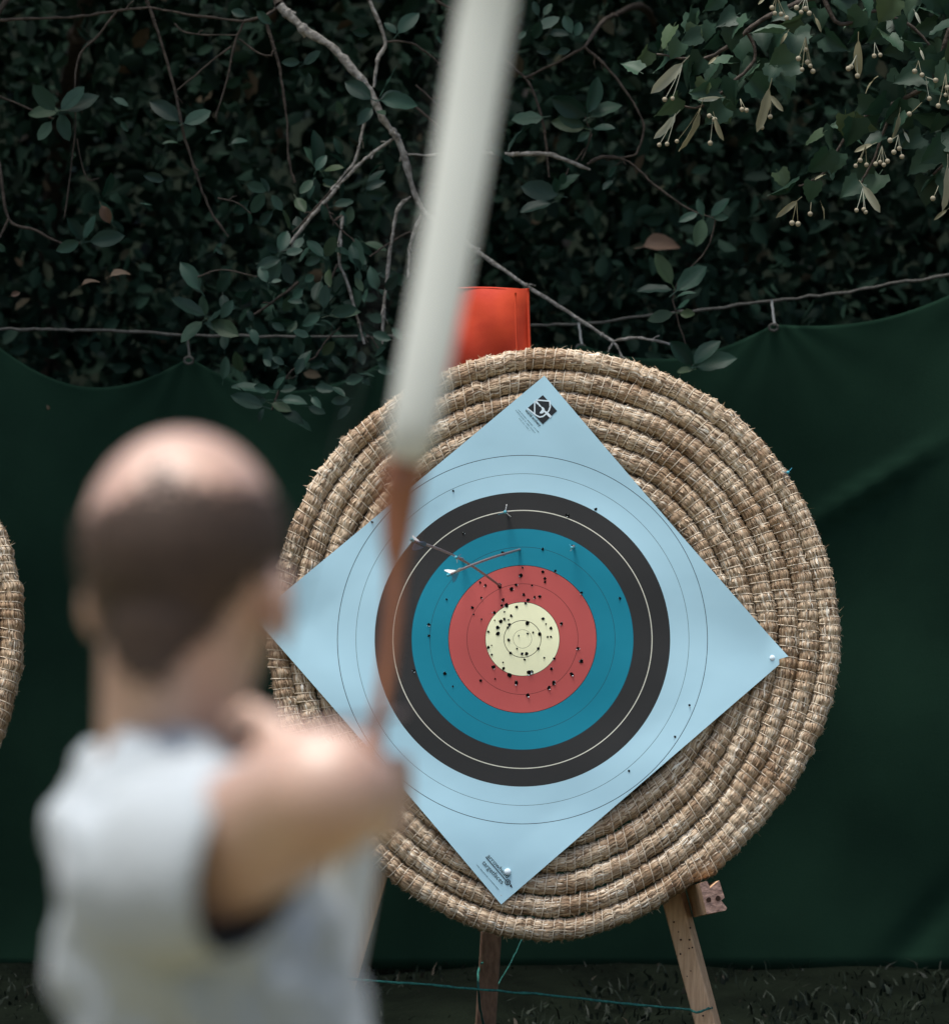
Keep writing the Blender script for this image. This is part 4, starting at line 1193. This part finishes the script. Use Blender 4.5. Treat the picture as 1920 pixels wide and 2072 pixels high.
# shirt
wz = .80
shirt = [ellipsoid(Q(345, 1800, 4.10), (.090, .205, .150)), ellipsoid(Vector((bx+.012, 4.1, 1.08)), (.121, .178, .25)), ellipsoid(Vector((bx+.010, 4.1, .92)), (.123, .175, .13)),
         capsule(Q(345, 1700, 4.08), Q(295, 1700, 3.94), .058, .068), capsule(Q(330, 1660, 4.14), Q(225, 1590, 4.38), .058, .056), capsule(Q(225, 1590, 4.38), Q(350, 1600, 4.46), .056, .054), ellipsoid(Q(202, 1755, 4.05), (.040, .10, .055)), ellipsoid(Q(420, 1640, 4.2), (.06, .1, .06)),
         ellipsoid(Q(520, 2090, 4.12), (.066, .15, .10))]
fuse('shirt', shirt, .007, M['shirt'], AR, 8, None, .019)
# neckband
nb = []
nax = (neck1-neck0).normalized()
cc = neck0+(neck1-neck0)*1.0
for k in range(25):
    a = 2*PI*k/24
    nb.append(cc+Vector((.066*math.cos(a), .070*math.sin(a), -.012+.016*(-math.sin(a))*-1-.012*math.cos(a))))
mk('neckband', *tube(local(AR, nb), .009, 8), M['shirt'], AR)
# loose right sleeve: an open tube, dark inside
rings = []
sa_, sb_ = Q(275, 1715, 3.95), Q(498, 1645, 3.78)
NS = 9
V, F = [], []
for i in range(NS):
    t = i/(NS-1)
    c = sa_*(1-t)+sb_*t
    fw = (sb_-sa_).normalized().lerp(Vector((.80, -.56, -.20)).normalized(), t).normalized()
    uu = Vector((0, 0, 1)); uu = (uu-fw*uu.dot(fw)).normalized(); vv = fw.cross(uu)
    for k in range(24):
        a = 2*PI*k/24
        ru, rv = (.070-.008*t if math.cos(a) > 0 else .070+.012*t), .066
        wob = 1+.05*t*math.sin(3*a+1)
        V.append(tuple(c+(uu*math.cos(a)*ru+vv*math.sin(a)*rv)*wob))
for i in range(NS-1):
    for k in range(24):
        F.append([i*24+k, i*24+(k+1) % 24, (i+1)*24+(k+1) % 24, (i+1)*24+k])
slv = mk('sleeve', local(AR, V), F, M['shirt'], AR)
sm = slv.modifiers.new('thickness', 'SOLIDIFY'); sm.thickness = .002
# trousers and shoes
fuse('trousers', [ellipsoid(Vector((bx, 4.09, .88)), (.118, .165, .12)), capsule(hip_r, kn_r, .093, .072), capsule(kn_r, an_r, .070, .060), capsule(hip_l, kn_l, .093, .072), capsule(kn_l, an_l, .070, .060)], .009, M['trousers'], AR, 5)
for an in (an_r, an_l):
    fuse('shoe', [capsule(an+Vector((-.05, 0, -.032)), an+Vector((.15, .02, -.04)), .045, .038), capsule(an, an+Vector((-.02, 0, -.03)), .045, .045), ellipsoid(an+Vector((.05, .01, -.058)), (.135, .045, .014))], .006, M['shoe'], AR, 3)

# ------------------------------------------------------------------ bow and nocked arrow
BW = empty('recurve_bow', bow_grip)
tag(BW, 'blurred recurve bow with white limb and brown wooden riser held out by the archer', 'bow')
def ribbon(name, pts, widths, thick, m, side=(1, 0, 0), edge=None):
    """a flat limb or riser: rectangular section swept along points"""
    pts = [Vector(p) for p in local(BW, pts)]
    P_, W_ = smooth_path(pts, widths, 6)
    _, T_ = smooth_path(pts, thick, 6)
    n = len(P_); V, F, fm = [], [], []
    T = np.gradient(P_, axis=0); 
    for i in range(n):
        t = Vector(T[i]).normalized(); s = Vector(side); s = (s-t*s.dot(t)).normalized(); q = t.cross(s)
        w, h = W_[i]/2, T_[i]/2; b = min(w, h)*.35
        sec = [(w, h-b), (w-b, h), (-w+b, h), (-w, h-b), (-w, -h+b), (-w+b, -h), (w-b, -h), (w, -h+b)]
        V += [tuple(Vector(P_[i])+s*a+q*c) for a, c in sec]
    for i in range(n-1):
        for k in range(8):
            F.append([i*8+k, i*8+(k+1) % 8, (i+1)*8+(k+1) % 8, (i+1)*8+k]); fm.append(1 if (k in (7, 3)) and edge else 0)
    F += [list(range(7, -1, -1)), list(range((n-1)*8, n*8))]; fm += [0, 0]
    return mk(name, V, F, parent=BW, mats=[m]+([edge] if edge else []), fmat=fm if edge else None)
ribbon('riser', [Q(700, 1640, 4.75), Q(712, 1560, 4.74), Q(726, 1480, 4.74), Q(733, 1420, 4.745), Q(750, 1330, 4.75), Q(764, 1220, 4.755), Q(770, 1120, 4.76), Q(772, 1060, 4.76), Q(776, 1000, 4.76), Q(784, 930, 4.755), Q(794, 880, 4.75)],
       [.030, .026, .019, .012, .010, .011, .014, .024, .030, .034, .034], [.045, .05, .045, .045, .05, .05, .05, .05, .05, .045, .03], M['riser'])
up_pts = [Q(789, 893, 4.728), Q(803, 835, 4.72), Q(825, 720, 4.722), Q(856, 560, 4.73), Q(890, 370, 4.74), Q(921, 180, 4.75), Q(950, 0, 4.755), Q(975, -170, 4.75), Q(992, -300, 4.74), Q(1003, -400, 4.75)]
ribbon('limb', up_pts, [.032, .041, .0435, .0455, .047, .0485, .049, .045, .034, .018], [.012, .013, .0125, .012, .011, .010, .009, .008, .007, .006], M['limb'], edge=M['limb_edge'])
lo_pts = [Q(702, 1610, 4.728), Q(690, 1680, 4.72), Q(664, 1820, 4.70), Q(634, 1980, 4.66), Q(600, 2170, 4.60), Q(566, 2360, 4.53), Q(536, 2540, 4.46), Q(510, 2710, 4.42)]
ribbon('limb', lo_pts, [.030, .040, .0415, .042, .042, .041, .036, .018], [.012, .013, .0125, .012, .011, .010, .008, .006], M['limb'], edge=M['limb_edge'])
nockp = Q(512, 1425, 4.06)
mk('bowstring', *tube(local(BW, [up_pts[-1], nockp, lo_pts[-1]]), .0008, 6), M['string'], BW)
arest = Q(752, 1395, 4.77)
ddir = (arest-nockp).normalized()
AA_ = arrow(arest+ddir*.06, nockp, 'arrow on the bowstring beside the archer\'s jaw, white fletching blurred', 0, 'vane_white', None, wid=.012, roll=.5, nockm='white')
